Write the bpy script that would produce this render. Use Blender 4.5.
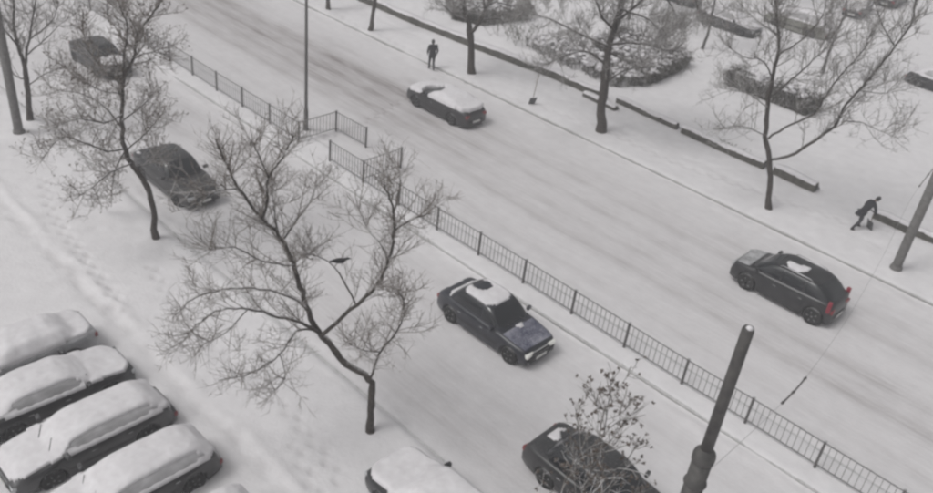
import bpy, bmesh, math, random
import numpy as np
from mathutils import Vector, Matrix

random.seed(11); rng = np.random.RandomState(7)
for o in list(bpy.data.objects): bpy.data.objects.remove(o)
SC = bpy.context.scene; COL = SC.collection
R_ = math.radians

# ------------------------------------------------------------------ camera, sky, sun, exposure
cd = bpy.data.cameras.new('camera'); cam = bpy.data.objects.new('camera', cd); COL.objects.link(cam)
cd.sensor_width = 36; cd.lens = 36*865.1/933; cd.clip_end = 2000; cd.clip_start = .1
Rv = Vector((.7011529, .70574253, .10154847)); Uv = Vector((-.44125401, .31761953, .839293)); Fv = Vector((-.56007098, .63328139, -.53411157))
m = Matrix((( Rv.x, Uv.x, -Fv.x, 20.234), (Rv.y, Uv.y, -Fv.y, -21.0), (Rv.z, Uv.z, -Fv.z, 17.8636), (0, 0, 0, 1)))
cam.matrix_world = m
SC.camera = cam
SUN_EL, SUN_AZ = 55, 200
w = bpy.data.worlds.new('World'); SC.world = w; w.use_nodes = True
nt = w.node_tree; bg = nt.nodes['Background']
sk = nt.nodes.new('ShaderNodeTexSky'); sk.sky_type = 'NISHITA'; sk.sun_disc = False
sk.sun_elevation = R_(SUN_EL); sk.sun_rotation = R_(SUN_AZ); sk.dust_density = 6; sk.air_density = 1.2
hs = nt.nodes.new('ShaderNodeHueSaturation'); hs.inputs['Saturation'].default_value = .07     # an overcast, colourless sky
nt.links.new(sk.outputs[0], hs.inputs['Color']); nt.links.new(hs.outputs[0], bg.inputs['Color'])
bg.inputs['Strength'].default_value = .12
sd = bpy.data.lights.new('sun', 'SUN'); sun = bpy.data.objects.new('sun', sd); COL.objects.link(sun)
sd.energy = .9; sd.angle = R_(18); sd.color = (1, .985, .97)
a, e = R_(SUN_AZ), R_(SUN_EL)
sun.rotation_euler = Vector((math.sin(a)*math.cos(e), math.cos(a)*math.cos(e), math.sin(e))).to_track_quat('Z', 'Y').to_euler()
SC.render.engine = 'CYCLES'
SC.view_settings.view_transform = 'Standard'; SC.view_settings.look = 'None'; SC.view_settings.gamma = 1
SC.view_settings.exposure = -.43
SC.cycles.filter_width = 2.8
SC.cycles.max_bounces = 6; SC.cycles.volume_bounces = 1

# ------------------------------------------------------------------ helpers
def mat(name, col, rough=.7, spec=.3, metal=0, noise=None, snow=0, frost=0, emit=None, coat=0, bump=0):
    """plain procedural material; noise=(scale, col2), snow = amount of snow lying on upward faces, frost = even rime in patches"""
    M = bpy.data.materials.new(name); M.use_nodes = True; n = M.node_tree.nodes; l = M.node_tree.links
    b = n['Principled BSDF']; b.inputs['Roughness'].default_value = rough; b.inputs['Metallic'].default_value = metal
    b.inputs['Specular IOR Level'].default_value = spec; b.inputs['Coat Weight'].default_value = coat
    b.inputs['Coat Roughness'].default_value = .15
    c4 = (*col, 1); b.inputs['Base Color'].default_value = c4
    src = None
    tc = n.new('ShaderNodeTexCoord')
    if noise:
        t = n.new('ShaderNodeTexNoise'); t.inputs['Scale'].default_value = noise[0]; t.inputs['Detail'].default_value = 6
        l.new(tc.outputs['Object'], t.inputs['Vector'])
        r = n.new('ShaderNodeValToRGB'); r.color_ramp.elements[0].position = .35; r.color_ramp.elements[1].position = .68
        r.color_ramp.elements[0].color = c4; r.color_ramp.elements[1].color = (*noise[1], 1)
        l.new(t.outputs['Fac'], r.inputs['Fac']); l.new(r.outputs['Color'], b.inputs['Base Color']); src = r.outputs['Color']
        if bump:
            bp = n.new('ShaderNodeBump'); bp.inputs['Strength'].default_value = bump; bp.inputs['Distance'].default_value = .02
            l.new(t.outputs['Fac'], bp.inputs['Height']); l.new(bp.outputs[0], b.inputs['Normal'])
    if snow or frost:
        t = n.new('ShaderNodeTexNoise'); t.inputs['Scale'].default_value = 19; t.inputs['Detail'].default_value = 8; t.inputs['Roughness'].default_value = .75
        l.new(tc.outputs['Object'], t.inputs['Vector'])
        g = n.new('ShaderNodeNewGeometry'); sx = n.new('ShaderNodeSeparateXYZ'); l.new(g.outputs['Normal'], sx.inputs[0])
        mr = n.new('ShaderNodeMapRange'); mr.inputs['From Min'].default_value = .25; mr.inputs['From Max'].default_value = .95
        mr.inputs['To Min'].default_value = frost; mr.inputs['To Max'].default_value = max(snow, frost); l.new(sx.outputs['Z'], mr.inputs['Value'])
        ad = n.new('ShaderNodeMath'); ad.operation = 'ADD'; l.new(mr.outputs[0], ad.inputs[0]); l.new(t.outputs['Fac'], ad.inputs[1])
        st = n.new('ShaderNodeMapRange'); st.inputs['From Min'].default_value = .80; st.inputs['From Max'].default_value = 1.25; l.new(ad.outputs[0], st.inputs['Value'])
        mx = n.new('ShaderNodeMix'); mx.data_type = 'RGBA'; mx.inputs['B'].default_value = (.78, .78, .79, 1); mx.inputs['A'].default_value = c4
        l.new(st.outputs[0], mx.inputs['Factor'])
        if src: l.new(src, mx.inputs['A'])
        l.new(mx.outputs['Result'], b.inputs['Base Color'])
        mr2 = n.new('ShaderNodeMapRange'); mr2.inputs['To Min'].default_value = rough; mr2.inputs['To Max'].default_value = .9
        l.new(st.outputs[0], mr2.inputs['Value']); l.new(mr2.outputs[0], b.inputs['Roughness'])
    if emit:
        b.inputs['Emission Color'].default_value = (*emit[0], 1); b.inputs['Emission Strength'].default_value = emit[1]
    return M

def snow_material():
    M = bpy.data.materials.new('snow'); M.use_nodes = True; n = M.node_tree.nodes; l = M.node_tree.links
    b = n['Principled BSDF']; b.inputs['Roughness'].default_value = .9; b.inputs['Specular IOR Level'].default_value = .15
    tc = n.new('ShaderNodeTexCoord'); at = n.new('ShaderNodeAttribute'); at.attribute_name = 'dirt'
    t = n.new('ShaderNodeTexNoise'); t.inputs['Scale'].default_value = 1.7; t.inputs['Detail'].default_value = 9; t.inputs['Roughness'].default_value = .65
    l.new(tc.outputs['Object'], t.inputs['Vector'])
    mp = n.new('ShaderNodeMapping'); mp.inputs['Scale'].default_value = (.35, 5, 1); l.new(tc.outputs['Object'], mp.inputs['Vector'])
    t2 = n.new('ShaderNodeTexNoise'); t2.inputs['Scale'].default_value = 1.6; t2.inputs['Detail'].default_value = 6; l.new(mp.outputs[0], t2.inputs['Vector'])
    # dirt * streaky noise
    mr = n.new('ShaderNodeMapRange'); mr.inputs['From Min'].default_value = .3; mr.inputs['From Max'].default_value = .7; mr.inputs['To Min'].default_value = .6; mr.inputs['To Max'].default_value = 1.15
    l.new(t2.outputs['Fac'], mr.inputs['Value'])
    mu = n.new('ShaderNodeMath'); mu.operation = 'MULTIPLY'; mu.use_clamp = True; l.new(at.outputs['Fac'], mu.inputs[0]); l.new(mr.outputs[0], mu.inputs[1])
    r = n.new('ShaderNodeValToRGB'); r.color_ramp.elements[0].position = .3; r.color_ramp.elements[1].position = .7
    r.color_ramp.elements[0].color = (.70, .683, .694, 1); r.color_ramp.elements[1].color = (.785, .77, .78, 1)
    l.new(t.outputs['Fac'], r.inputs['Fac'])
    mx = n.new('ShaderNodeMix'); mx.data_type = 'RGBA'; mx.inputs['B'].default_value = (.29, .265, .262, 1)
    l.new(mu.outputs[0], mx.inputs['Factor']); l.new(r.outputs['Color'], mx.inputs['A']); l.new(mx.outputs['Result'], b.inputs['Base Color'])
    t3 = n.new('ShaderNodeTexNoise'); t3.inputs['Scale'].default_value = 9; t3.inputs['Detail'].default_value = 6; l.new(tc.outputs['Object'], t3.inputs['Vector'])
    bp = n.new('ShaderNodeBump'); bp.inputs['Strength'].default_value = .5; bp.inputs['Distance'].default_value = .03
    l.new(t3.outputs['Fac'], bp.inputs['Height']); l.new(bp.outputs[0], b.inputs['Normal'])
    return M

SNOW = snow_material()
M_CAP = mat('snow_cap', (.68, .66, .675), .9, .15, noise=(5, (.76, .745, .76)), bump=.5)
M_BARK = mat('bark', (.04, .035, .032), .95, .1, noise=(14, (.11, .097, .088)), snow=.58, bump=.8)
M_BARK_RIME = mat('rimed_bark', (.05, .045, .042), .95, .1, noise=(14, (.12, .11, .10)), snow=.62, frost=.3, bump=.8)
M_TWIG = mat('twig', (.13, .108, .09), .95, .1, noise=(3, (.24, .21, .185)), snow=.6, frost=.3)
M_TWIG_RIME = mat('rimed_twig', (.12, .108, .095), .95, .1, noise=(3, (.26, .24, .22)), snow=.65, frost=.3)
M_LEAF = mat('dead_leaf', (.075, .057, .045), .9, .1, noise=(20, (.16, .125, .10)), snow=.4)
M_HEDGE = mat('hedge_twig', (.045, .04, .034), .95, .1, noise=(4, (.11, .10, .085)), snow=.5, frost=.12)
M_LEAFG = mat('withered_leaf', (.06, .062, .042), .9, .1, noise=(2, (.14, .13, .10)), snow=.6, frost=.1)
M_SHRUB = mat('shrub_twig', (.11, .11, .085), .95, .1, noise=(4, (.2, .19, .16)), snow=.65, frost=.35)
M_IRON = mat('dark_iron', (.06, .058, .058), .6, .4, noise=(30, (.13, .12, .115)), snow=.5, frost=.15)
M_RAIL = mat('rail_iron', (.12, .115, .115), .6, .4, noise=(30, (.22, .21, .205)), snow=.6, frost=.3)
M_POLE = mat('pole_steel', (.055, .053, .052), .65, .4, noise=(6, (.10, .095, .09)), frost=.18)
M_POLE2 = mat('pole_concrete', (.13, .125, .12), .85, .2, noise=(8, (.19, .185, .18)), bump=.3, frost=.15)
M_WALL = mat('wall_concrete', (.065, .062, .054), .9, .2, noise=(5, (.13, .125, .11)), snow=.3, frost=.12, bump=.5)
M_KERB = mat('kerb_stone', (.28, .275, .265), .9, .2, noise=(5, (.4, .39, .38)), snow=.5, frost=.2)
M_TYRE = mat('tyre_rubber', (.02, .02, .02), .85, .2, noise=(12, (.05, .05, .05)), snow=.4, frost=.18)
M_RIM = mat('rim_metal', (.35, .35, .36), .45, .5, metal=.6, frost=.25)
M_PLASTIC = mat('dark_plastic', (.025, .025, .027), .6, .4, noise=(9, (.05, .05, .05)), snow=.5)
M_GLASS = mat('dark_glass', (.012, .014, .017), .14, .6, snow=.22, coat=.3)
M_GLASS_FROST = mat('frosted_glass', (.34, .335, .34), .8, .2, noise=(2.5, (.56, .55, .56)))
M_CHROME = mat('chrome', (.5, .5, .51), .3, .5, metal=.9)
M_HEAD_ON = mat('headlight_lit', (.55, .55, .53), .2, .5, emit=((1, .97, .9), .25))
M_HEAD = mat('headlight_glass', (.45, .46, .47), .2, .6, frost=.25)
M_TAIL = mat('tail_light', (.22, .02, .025), .3, .5)
M_TAIL_ON = mat('tail_light_lit', (.19, .018, .034), .3, .5, emit=((1, .05, .10), .07))
M_PLATE = mat('number_plate', (.6, .6, .58), .5, .3, frost=.3)
M_SKIN = mat('skin', (.32, .2, .155), .6, .3)
M_COAT = mat('dark_coat', (.028, .028, .032), .9, .15, noise=(20, (.05, .05, .055)))
M_TROUSER = mat('dark_trousers', (.035, .035, .042), .9, .15, noise=(20, (.06, .06, .065)))
M_BOOT = mat('boot_leather', (.02, .018, .017), .7, .3, noise=(20, (.04, .035, .03)))
M_HAT = mat('knitted_hat', (.03, .03, .03), .95, .1, noise=(40, (.06, .06, .06)))
M_WOOD = mat('shovel_wood', (.16, .12, .085), .8, .2, noise=(20, (.22, .17, .12)))
M_BLADE = mat('shovel_blade', (.07, .07, .075), .6, .4, noise=(9, (.12, .12, .12)), snow=.3)
M_FEATHER = mat('black_feather', (.012, .012, .014), .7, .3)
M_WIRE = mat('steel_wire', (.3, .3, .3), .6, .4)
M_INSUL = mat('insulator', (.05, .042, .04), .4, .5)

def tag(o, label=None, cat=None, group=None, kind=None):
    if label: o['label'] = label
    if cat: o['category'] = cat
    if group: o['group'] = group
    if kind: o['kind'] = kind
    return o
def thing(name, label, cat, loc=(0, 0, 0), rz=0, group=None):
    o = bpy.data.objects.new(name, None); COL.objects.link(o); o.empty_display_size = .3
    o.location = loc; o.rotation_euler = (0, 0, rz); return tag(o, label, cat, group)
def mesh(name, vs, fs, m, parent=None, smooth=False):
    me = bpy.data.meshes.new(name); me.from_pydata([tuple(map(float, v)) for v in vs], [], fs); me.update()
    if smooth: me.polygons.foreach_set('use_smooth', [True]*len(me.polygons))
    for mm in (m if isinstance(m, (list, tuple)) else [m]): me.materials.append(mm)
    o = bpy.data.objects.new(name, me); COL.objects.link(o)
    if parent: o.parent = parent
    return o
def np_mesh(name, V, F, m, parent=None, smooth=False):
    """V (n,3) array, F (k,3|4) array"""
    me = bpy.data.meshes.new(name); V = np.asarray(V, np.float32); F = np.asarray(F, np.int32); k = F.shape[1]
    me.vertices.add(len(V)); me.vertices.foreach_set('co', V.ravel()); me.loops.add(F.size); me.loops.foreach_set('vertex_index', F.ravel())
    me.polygons.add(len(F)); me.polygons.foreach_set('loop_start', np.arange(0, F.size, k, dtype=np.int32)); me.polygons.foreach_set('loop_total', np.full(len(F), k, np.int32))
    if smooth: me.polygons.foreach_set('use_smooth', np.ones(len(F), bool))
    me.update(calc_edges=True); me.validate(); me.materials.append(m)
    o = bpy.data.objects.new(name, me); COL.objects.link(o)
    if parent: o.parent = parent
    return o
def inst(src, parent=None, loc=None, name=None):
    o = src.copy(); COL.objects.link(o)
    if parent is not None: o.parent = parent
    if loc is not None: o.location = loc
    return o
class MB:
    """collects boxes, tubes, lathes into one mesh"""
    def __init__(s): s.v = []; s.f = []
    def box(s, c, d, rz=0, bev=0):
        bm = bmesh.new(); bmesh.ops.create_cube(bm, size=1)
        for v in bm.verts: v.co = Vector((v.co.x*d[0], v.co.y*d[1], v.co.z*d[2]))
        if bev: bmesh.ops.bevel(bm, geom=bm.edges[:], offset=bev, segments=2, affect='EDGES', profile=.6)
        M = Matrix.Translation(c) @ Matrix.Rotation(rz, 4, 'Z'); s.add_bm(bm, M); return s
    def add_bm(s, bm, M):
        b = len(s.v); bm.verts.ensure_lookup_table()
        s.v += [tuple(M @ v.co) for v in bm.verts]; s.f += [tuple(b+v.index for v in f.verts) for f in bm.faces]; bm.free()
    def tube(s, pts, r, n=8, cap=True):
        pts = [Vector(p) for p in pts]; rs = r if isinstance(r, (list, tuple)) else [r]*len(pts); b = len(s.v)
        t = (pts[1]-pts[0]).normalized(); u = t.orthogonal().normalized()
        for i, p in enumerate(pts):
            t = (pts[min(i+1, len(pts)-1)]-pts[max(i-1, 0)]).normalized(); u = (u-t*u.dot(t)).normalized(); w_ = t.cross(u)
            for k in range(n):
                a = 2*math.pi*k/n; s.v.append(tuple(p+(u*math.cos(a)+w_*math.sin(a))*rs[i]))
        for i in range(len(pts)-1):
            for k in range(n): s.f.append((b+i*n+k, b+i*n+(k+1) % n, b+(i+1)*n+(k+1) % n, b+(i+1)*n+k))
        if cap: s.f.append(tuple(b+k for k in range(n))[::-1]); s.f.append(tuple(b+(len(pts)-1)*n+k for k in range(n)))
        return s
    def lathe(s, prof, n=20, c=(0, 0, 0), axis='Z'):
        b = len(s.v)
        for (r, z) in prof:
            for k in range(n):
                a = 2*math.pi*k/n
                p = (r*math.cos(a), r*math.sin(a), z) if axis == 'Z' else (r*math.cos(a), z, r*math.sin(a))
                s.v.append((p[0]+c[0], p[1]+c[1], p[2]+c[2]))
        m_ = len(prof)
        for i in range(m_-1):
            for k in range(n): s.f.append((b+i*n+k, b+i*n+(k+1) % n, b+(i+1)*n+(k+1) % n, b+(i+1)*n+k))
        s.f.append(tuple(b+k for k in range(n))[::-1]); s.f.append(tuple(b+(m_-1)*n+k for k in range(n)))
        return s
    def grid(s, P):
        """P: (a,b,3) nested list -> quads"""
        b = len(s.v); A = len(P); B = len(P[0])
        for row in P: s.v += [tuple(p) for p in row]
        for i in range(A-1):
            for j in range(B-1): s.f.append((b+i*B+j, b+(i+1)*B+j, b+(i+1)*B+j+1, b+i*B+j+1))
        return s
    def build(s, name, m, parent=None, smooth=False): return mesh(name, s.v, s.f, m, parent, smooth)

# value noise -----------------------------------------------------
_L = rng.rand(256, 256)
def vnoise(x, y):
    xi = np.floor(x).astype(int); yi = np.floor(y).astype(int); fx = x-xi; fy = y-yi
    fx = fx*fx*(3-2*fx); fy = fy*fy*(3-2*fy); g = lambda i, j: _L[i % 256, j % 256]
    return (g(xi, yi)*(1-fx)+g(xi+1, yi)*fx)*(1-fy)+(g(xi, yi+1)*(1-fx)+g(xi+1, yi+1)*fx)*fy
def fbm(x, y, o=4, g=.5):
    x = np.asarray(x, float); y = np.asarray(y, float); r = 0; a = 1; t = 0
    for i in range(o): r = r+a*vnoise(x*2**i+17.3*i, y*2**i+5.1*i); t += a; a *= g
    return r/t-.5
def sstep(a, b, x): t = np.clip((x-a)/(b-a), 0, 1); return t*t*(3-2*t)

TREES = {
 'T2': ((7.00, -9.14), [
  ([(0.00,0.00,-0.08),(-0.03,0.01,1.01),(-0.14,-0.05,1.88),(-0.59,-0.48,2.34),(-0.96,-0.81,2.99),(-1.20,-0.99,3.30),(-1.44,-1.17,4.09),(-1.56,-1.21,4.45),(-1.76,-1.33,5.29),(-2.03,-1.53,6.00),(-2.38,-1.80,6.45),(-2.81,-2.17,7.24),(-3.03,-2.30,7.72),(-3.25,-2.43,8.40)], 0.16, 0.025),
  ([(-2.32,-1.84,6.49),(-2.08,-1.84,7.03),(-1.82,-1.95,7.87),(-1.32,-1.86,8.63),(-0.91,-1.91,9.29)], 0.055, 0.015),
  ([(-1.77,-1.98,7.90),(-1.65,-2.33,8.68),(-1.32,-2.68,9.21)], 0.03, 0.012),
  ([(-2.07,-1.56,6.05),(-2.37,-1.43,6.35),(-2.78,-1.21,6.59),(-3.29,-0.98,6.77)], 0.05, 0.02),
  ([(-1.97,-1.45,5.95),(-2.09,-0.97,6.30),(-2.36,-0.38,6.52),(-2.81,0.16,6.67)], 0.045, 0.012),
  ([(-1.09,-1.07,3.40),(-1.25,-1.43,3.75),(-1.63,-2.13,4.13),(-1.80,-2.65,4.42),(-2.01,-3.24,4.54),(-2.14,-3.78,4.37),(-2.13,-4.18,4.05)], 0.075, 0.015),
  ([(-1.36,-1.22,4.09),(-1.66,-1.35,4.23),(-2.25,-1.71,4.33),(-2.82,-2.00,4.18),(-3.62,-2.50,3.87),(-4.27,-2.81,3.33),(-4.89,-3.06,2.55)], 0.07, 0.015),
  ([(-1.00,-0.97,3.31),(-0.45,-0.52,4.23),(0.08,-0.15,5.17),(0.40,-0.07,6.09),(0.60,-0.15,7.08),(0.66,-0.42,7.99),(0.72,-0.69,8.54)], 0.085, 0.02),
  ([(0.56,-0.12,7.05),(0.35,0.04,7.33),(0.13,0.37,7.96),(-0.25,0.63,8.09)], 0.05, 0.015),
  ([(0.57,-0.12,7.00),(1.18,-0.10,7.63),(1.86,-0.32,8.15)], 0.035, 0.012),
  ([(-0.36,-0.40,4.36),(-1.12,-0.54,5.23),(-2.06,-0.53,5.05),(-2.94,-0.28,4.48)], 0.04, 0.012),
  ([(0.50,-0.19,6.14),(0.11,-0.16,6.46),(-0.44,-0.09,6.53),(-1.01,0.08,6.82)], 0.035, 0.012),
  ([(-0.06,-0.06,1.98),(0.27,-0.09,3.06),(0.84,-0.04,4.19),(1.25,-0.26,5.21),(1.50,-0.73,6.07)], 0.055, 0.015),
  ([(0.32,-0.10,3.16),(0.52,-0.79,3.68),(0.84,-1.76,4.68)], 0.03, 0.012),
  ([(-1.18,-1.17,3.46),(-1.21,-1.67,3.62),(-1.09,-2.22,3.23),(-1.12,-3.06,3.06),(-1.13,-3.96,3.29)], 0.05, 0.012),
  ([(-0.90,-2.35,3.42),(-0.45,-2.52,3.04),(-0.14,-3.16,3.12)], 0.025, 0.01),
  ([(-2.75,-2.18,7.24),(-2.63,-2.89,7.42),(-2.17,-3.62,7.49)], 0.03, 0.012),
  ([(-1.64,-1.39,5.32),(-1.82,-2.20,5.67),(-1.72,-2.98,6.40),(-1.55,-3.83,6.75)], 0.035, 0.012),
  ([(-1.74,-2.69,4.48),(-1.70,-3.38,4.09),(-1.53,-4.25,4.18)], 0.03, 0.012),
 ]),
 'T1': ((-5.41, -9.02), [
  ([(0.03,0.06,-0.05),(-0.01,0.05,1.62),(-0.15,-0.17,2.47),(-0.30,-0.39,3.06),(-0.42,-0.52,3.66),(-0.46,-0.47,4.52),(-0.47,-0.36,5.15),(-0.49,-0.25,5.97),(-0.40,0.09,6.62),(-0.35,0.35,7.41),(-0.21,0.79,8.07),(-0.13,1.14,8.53)], 0.15, 0.03),
  ([(-0.27,-0.35,6.07),(0.06,-0.37,7.04),(0.55,-0.40,8.08),(0.97,-0.76,8.94)], 0.06, 0.02),
  ([(-0.29,-0.62,3.66),(-0.35,-1.14,3.71),(-0.35,-1.70,4.09),(-0.41,-2.50,4.53),(-0.43,-3.29,3.85)], 0.055, 0.012),
  ([(-0.28,-0.60,4.48),(-0.82,-0.85,5.06),(-1.58,-1.14,5.27),(-2.53,-1.63,5.21)], 0.05, 0.012),
  ([(-0.25,-0.53,4.91),(-0.11,-1.25,4.86),(0.19,-2.11,5.33),(0.57,-3.04,5.42)], 0.045, 0.012),
  ([(-0.20,-0.43,3.11),(-0.21,-1.23,2.97),(0.00,-1.95,2.71),(0.29,-2.69,2.67)], 0.045, 0.012),
  ([(-0.26,-0.57,3.58),(-1.10,-0.63,2.54),(-2.19,-0.44,0.91)], 0.035, 0.012),
  ([(-0.26,-0.55,4.70),(-0.46,0.26,4.93),(-0.89,1.17,5.30)], 0.045, 0.012),
  ([(-0.26,-0.57,3.58),(0.53,-0.21,4.42),(1.53,-0.04,5.49)], 0.04, 0.012),
  ([(-0.28,-0.36,5.93),(-0.72,-0.79,6.41),(-1.16,-1.00,7.05),(-1.54,-0.93,7.64)], 0.05, 0.015),
  ([(-0.20,0.04,6.77),(0.45,0.28,7.14),(1.31,0.45,7.34)], 0.035, 0.012),
  ([(-0.29,0.32,7.43),(-0.84,0.29,7.99),(-1.67,0.21,8.42)], 0.04, 0.012),
  ([(-0.29,-0.39,5.58),(0.04,-1.30,6.08),(0.67,-2.34,7.02)], 0.035, 0.012),
  ([(-0.25,-0.29,2.90),(-0.56,0.37,2.72),(-1.18,1.02,2.79)], 0.03, 0.01),
 ]),
 'T6': ((7.46, 13.12), [
  ([(0.01,0.00,-0.05),(-0.49,-0.15,1.93),(-1.01,-0.29,3.19),(-1.31,-0.34,4.52),(-1.46,-0.33,5.67),(-1.56,-0.29,6.63),(-1.77,-0.30,7.45),(-2.15,-0.36,8.30),(-2.60,-0.44,9.83)], 0.17, 0.035),
  ([(-0.60,-0.22,2.24),(0.06,0.10,2.62),(0.73,0.47,3.51),(1.23,0.80,4.32),(1.29,0.97,5.07),(1.52,1.22,5.89),(1.76,1.49,6.65),(2.08,1.79,7.79),(2.25,2.04,8.77),(2.02,2.15,9.79),(1.60,2.20,10.63)], 0.1, 0.03),
  ([(-0.84,-0.32,3.17),(-0.12,-0.23,4.09),(0.62,-0.23,4.83),(0.92,-0.44,5.78),(1.28,-0.66,6.84),(1.73,-0.87,7.76),(2.04,-1.16,8.77)], 0.07, 0.015),
  ([(-0.95,-0.36,3.27),(-1.71,-1.16,3.60),(-2.20,-2.10,3.55)], 0.04, 0.012),
  ([(-1.19,-0.45,5.04),(-0.71,0.09,5.94),(-0.50,0.68,6.54),(-0.34,1.34,7.08),(-0.43,1.98,7.87)], 0.06, 0.015),
  ([(-1.48,-0.55,5.84),(-1.82,-1.06,6.48),(-2.27,-1.79,6.59),(-2.84,-2.67,7.15)], 0.05, 0.012),
  ([(1.40,1.17,4.48),(2.07,1.01,4.74),(2.80,0.68,4.85),(3.88,0.39,4.89)], 0.035, 0.01),
  ([(-1.53,-0.36,6.65),(-0.70,-0.49,7.58),(-0.07,-0.88,8.77),(0.15,-1.55,9.77)], 0.045, 0.015),
  ([(-1.75,-0.33,7.43),(-2.89,-0.24,7.69),(-4.13,0.05,8.12)], 0.045, 0.015),
  ([(-1.23,-0.46,4.48),(-2.42,-0.21,4.62),(-4.04,0.20,4.22)], 0.04, 0.012),
  ([(2.06,1.84,7.77),(1.56,1.00,8.65),(1.30,-0.05,9.70)], 0.04, 0.015),
  ([(1.47,1.40,5.83),(2.07,2.15,5.75),(2.50,3.07,5.84)], 0.03, 0.01),
 ]),
 'T5': ((-1.92, 13.10), [
  ([(0.01,0.01,-0.05),(-0.22,-0.11,1.84),(-0.32,-0.12,3.36),(-0.44,-0.14,4.43),(-0.31,0.01,5.62),(-0.37,0.04,6.74),(-0.59,-0.03,8.07)], 0.23, 0.09),
  ([(-0.47,-0.31,3.55),(-0.86,-1.13,4.08),(-1.18,-2.18,4.07),(-1.40,-3.29,3.72)], 0.07, 0.015),
  ([(-0.40,-0.26,4.37),(-1.71,-0.68,4.57),(-3.37,-1.13,4.92),(-4.68,-1.25,4.80)], 0.07, 0.015),
  ([(-0.33,-0.21,4.43),(0.78,-0.01,4.86),(1.84,-0.07,5.07),(3.25,-0.03,5.24)], 0.07, 0.012),
  ([(-0.21,-0.14,5.68),(0.24,0.51,6.43),(0.43,1.15,7.00),(0.94,2.09,6.54),(1.33,3.01,5.15)], 0.08, 0.012),
  ([(-0.23,-0.15,5.09),(-0.45,-1.26,6.07),(-0.32,-2.59,7.56)], 0.07, 0.02),
  ([(-0.24,-0.15,2.58),(0.82,-0.19,3.57),(2.03,-0.47,4.15)], 0.05, 0.012),
  ([(-0.23,-0.15,6.25),(1.56,-0.15,6.17),(2.95,-0.94,5.82)], 0.06, 0.012),
  ([(-0.26,-0.17,6.71),(-1.34,-0.44,7.19),(-2.82,-0.78,6.92),(-4.06,-0.85,5.57)], 0.06, 0.012),
  ([(-0.35,-0.23,7.48),(0.83,0.54,8.15),(2.28,1.48,7.52),(2.80,1.82,6.24)], 0.06, 0.012),
 ]),
 'T4': ((-10.91, 12.79), [
  ([(0.05,0.05,-0.11),(-0.22,-0.09,2.14),(-0.49,-0.17,2.91),(-0.80,-0.27,3.66),(-1.16,-0.39,5.40)], 0.21, 0.06),
  ([(-0.14,-0.13,2.34),(0.36,-0.06,3.10),(0.71,-0.31,3.95),(0.94,-0.77,5.75)], 0.11, 0.03),
  ([(0.37,-0.07,3.10),(1.18,0.12,3.48),(2.11,0.17,3.70),(3.14,0.17,4.28)], 0.06, 0.012),
  ([(0.63,-0.23,3.91),(0.85,0.49,4.20),(1.17,1.55,3.92),(1.17,2.44,4.34)], 0.05, 0.012),
  ([(-0.41,-0.25,2.89),(-0.46,-1.17,3.30),(-0.25,-2.27,4.06)], 0.05, 0.012),
  ([(-0.66,-0.34,3.66),(-1.69,-0.57,3.83),(-2.62,-0.37,4.48)], 0.05, 0.012),
  ([(0.75,-0.39,4.61),(0.94,0.55,5.06),(0.93,1.67,5.45)], 0.05, 0.012),
 ]),
 'T3': ((-17.05, -8.70), [
  ([(0.01,0.03,-0.05),(-0.01,0.17,1.29),(-0.08,0.25,2.35),(-0.22,0.17,3.26),(-0.32,0.22,4.31),(-0.34,0.55,6.42)], 0.18, 0.04),
  ([(0.07,0.20,2.41),(0.49,0.41,3.71),(1.06,0.59,5.05),(1.73,0.78,6.75)], 0.08, 0.02),
  ([(0.02,0.05,1.92),(-0.28,-0.08,1.94),(-0.71,-0.26,2.28),(-1.28,-0.67,2.44)], 0.06, 0.015),
  ([(-0.16,0.15,3.28),(0.18,-0.36,4.17),(0.76,-0.90,4.94)], 0.06, 0.015),
  ([(0.09,0.27,2.90),(-0.01,1.19,3.41),(-0.31,2.08,3.88),(-0.69,3.03,4.15)], 0.05, 0.012),
  ([(0.64,0.35,3.77),(1.51,1.03,4.70),(2.47,1.10,5.80)], 0.045, 0.012),
  ([(0.05,0.15,1.54),(0.89,0.63,2.29),(2.05,1.11,2.96)], 0.04, 0.012),
 ]),
 'T7': ((-19.22, 12.42), [
  ([(0.00,0.00,-0.06),(0.02,0.21,1.40),(-0.03,0.42,2.69),(-0.18,0.56,4.86)], 0.17, 0.07),
  ([(0.19,0.23,2.77),(0.08,1.64,3.94)], 0.07, 0.03),
  ([(0.16,0.19,2.53),(0.15,-1.37,4.00)], 0.07, 0.03),
 ]),
 'T8': ((-23.58, 12.55), [
  ([(0.00,0.00,-0.07),(-0.18,0.10,1.47),(-0.40,0.30,3.75)], 0.17, 0.07),
  ([(-0.02,-0.02,1.54),(-0.18,1.41,2.77)], 0.07, 0.03),
  ([(-0.01,-0.02,1.28),(0.18,-1.41,2.87)], 0.07, 0.03),
 ]),
}

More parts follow.
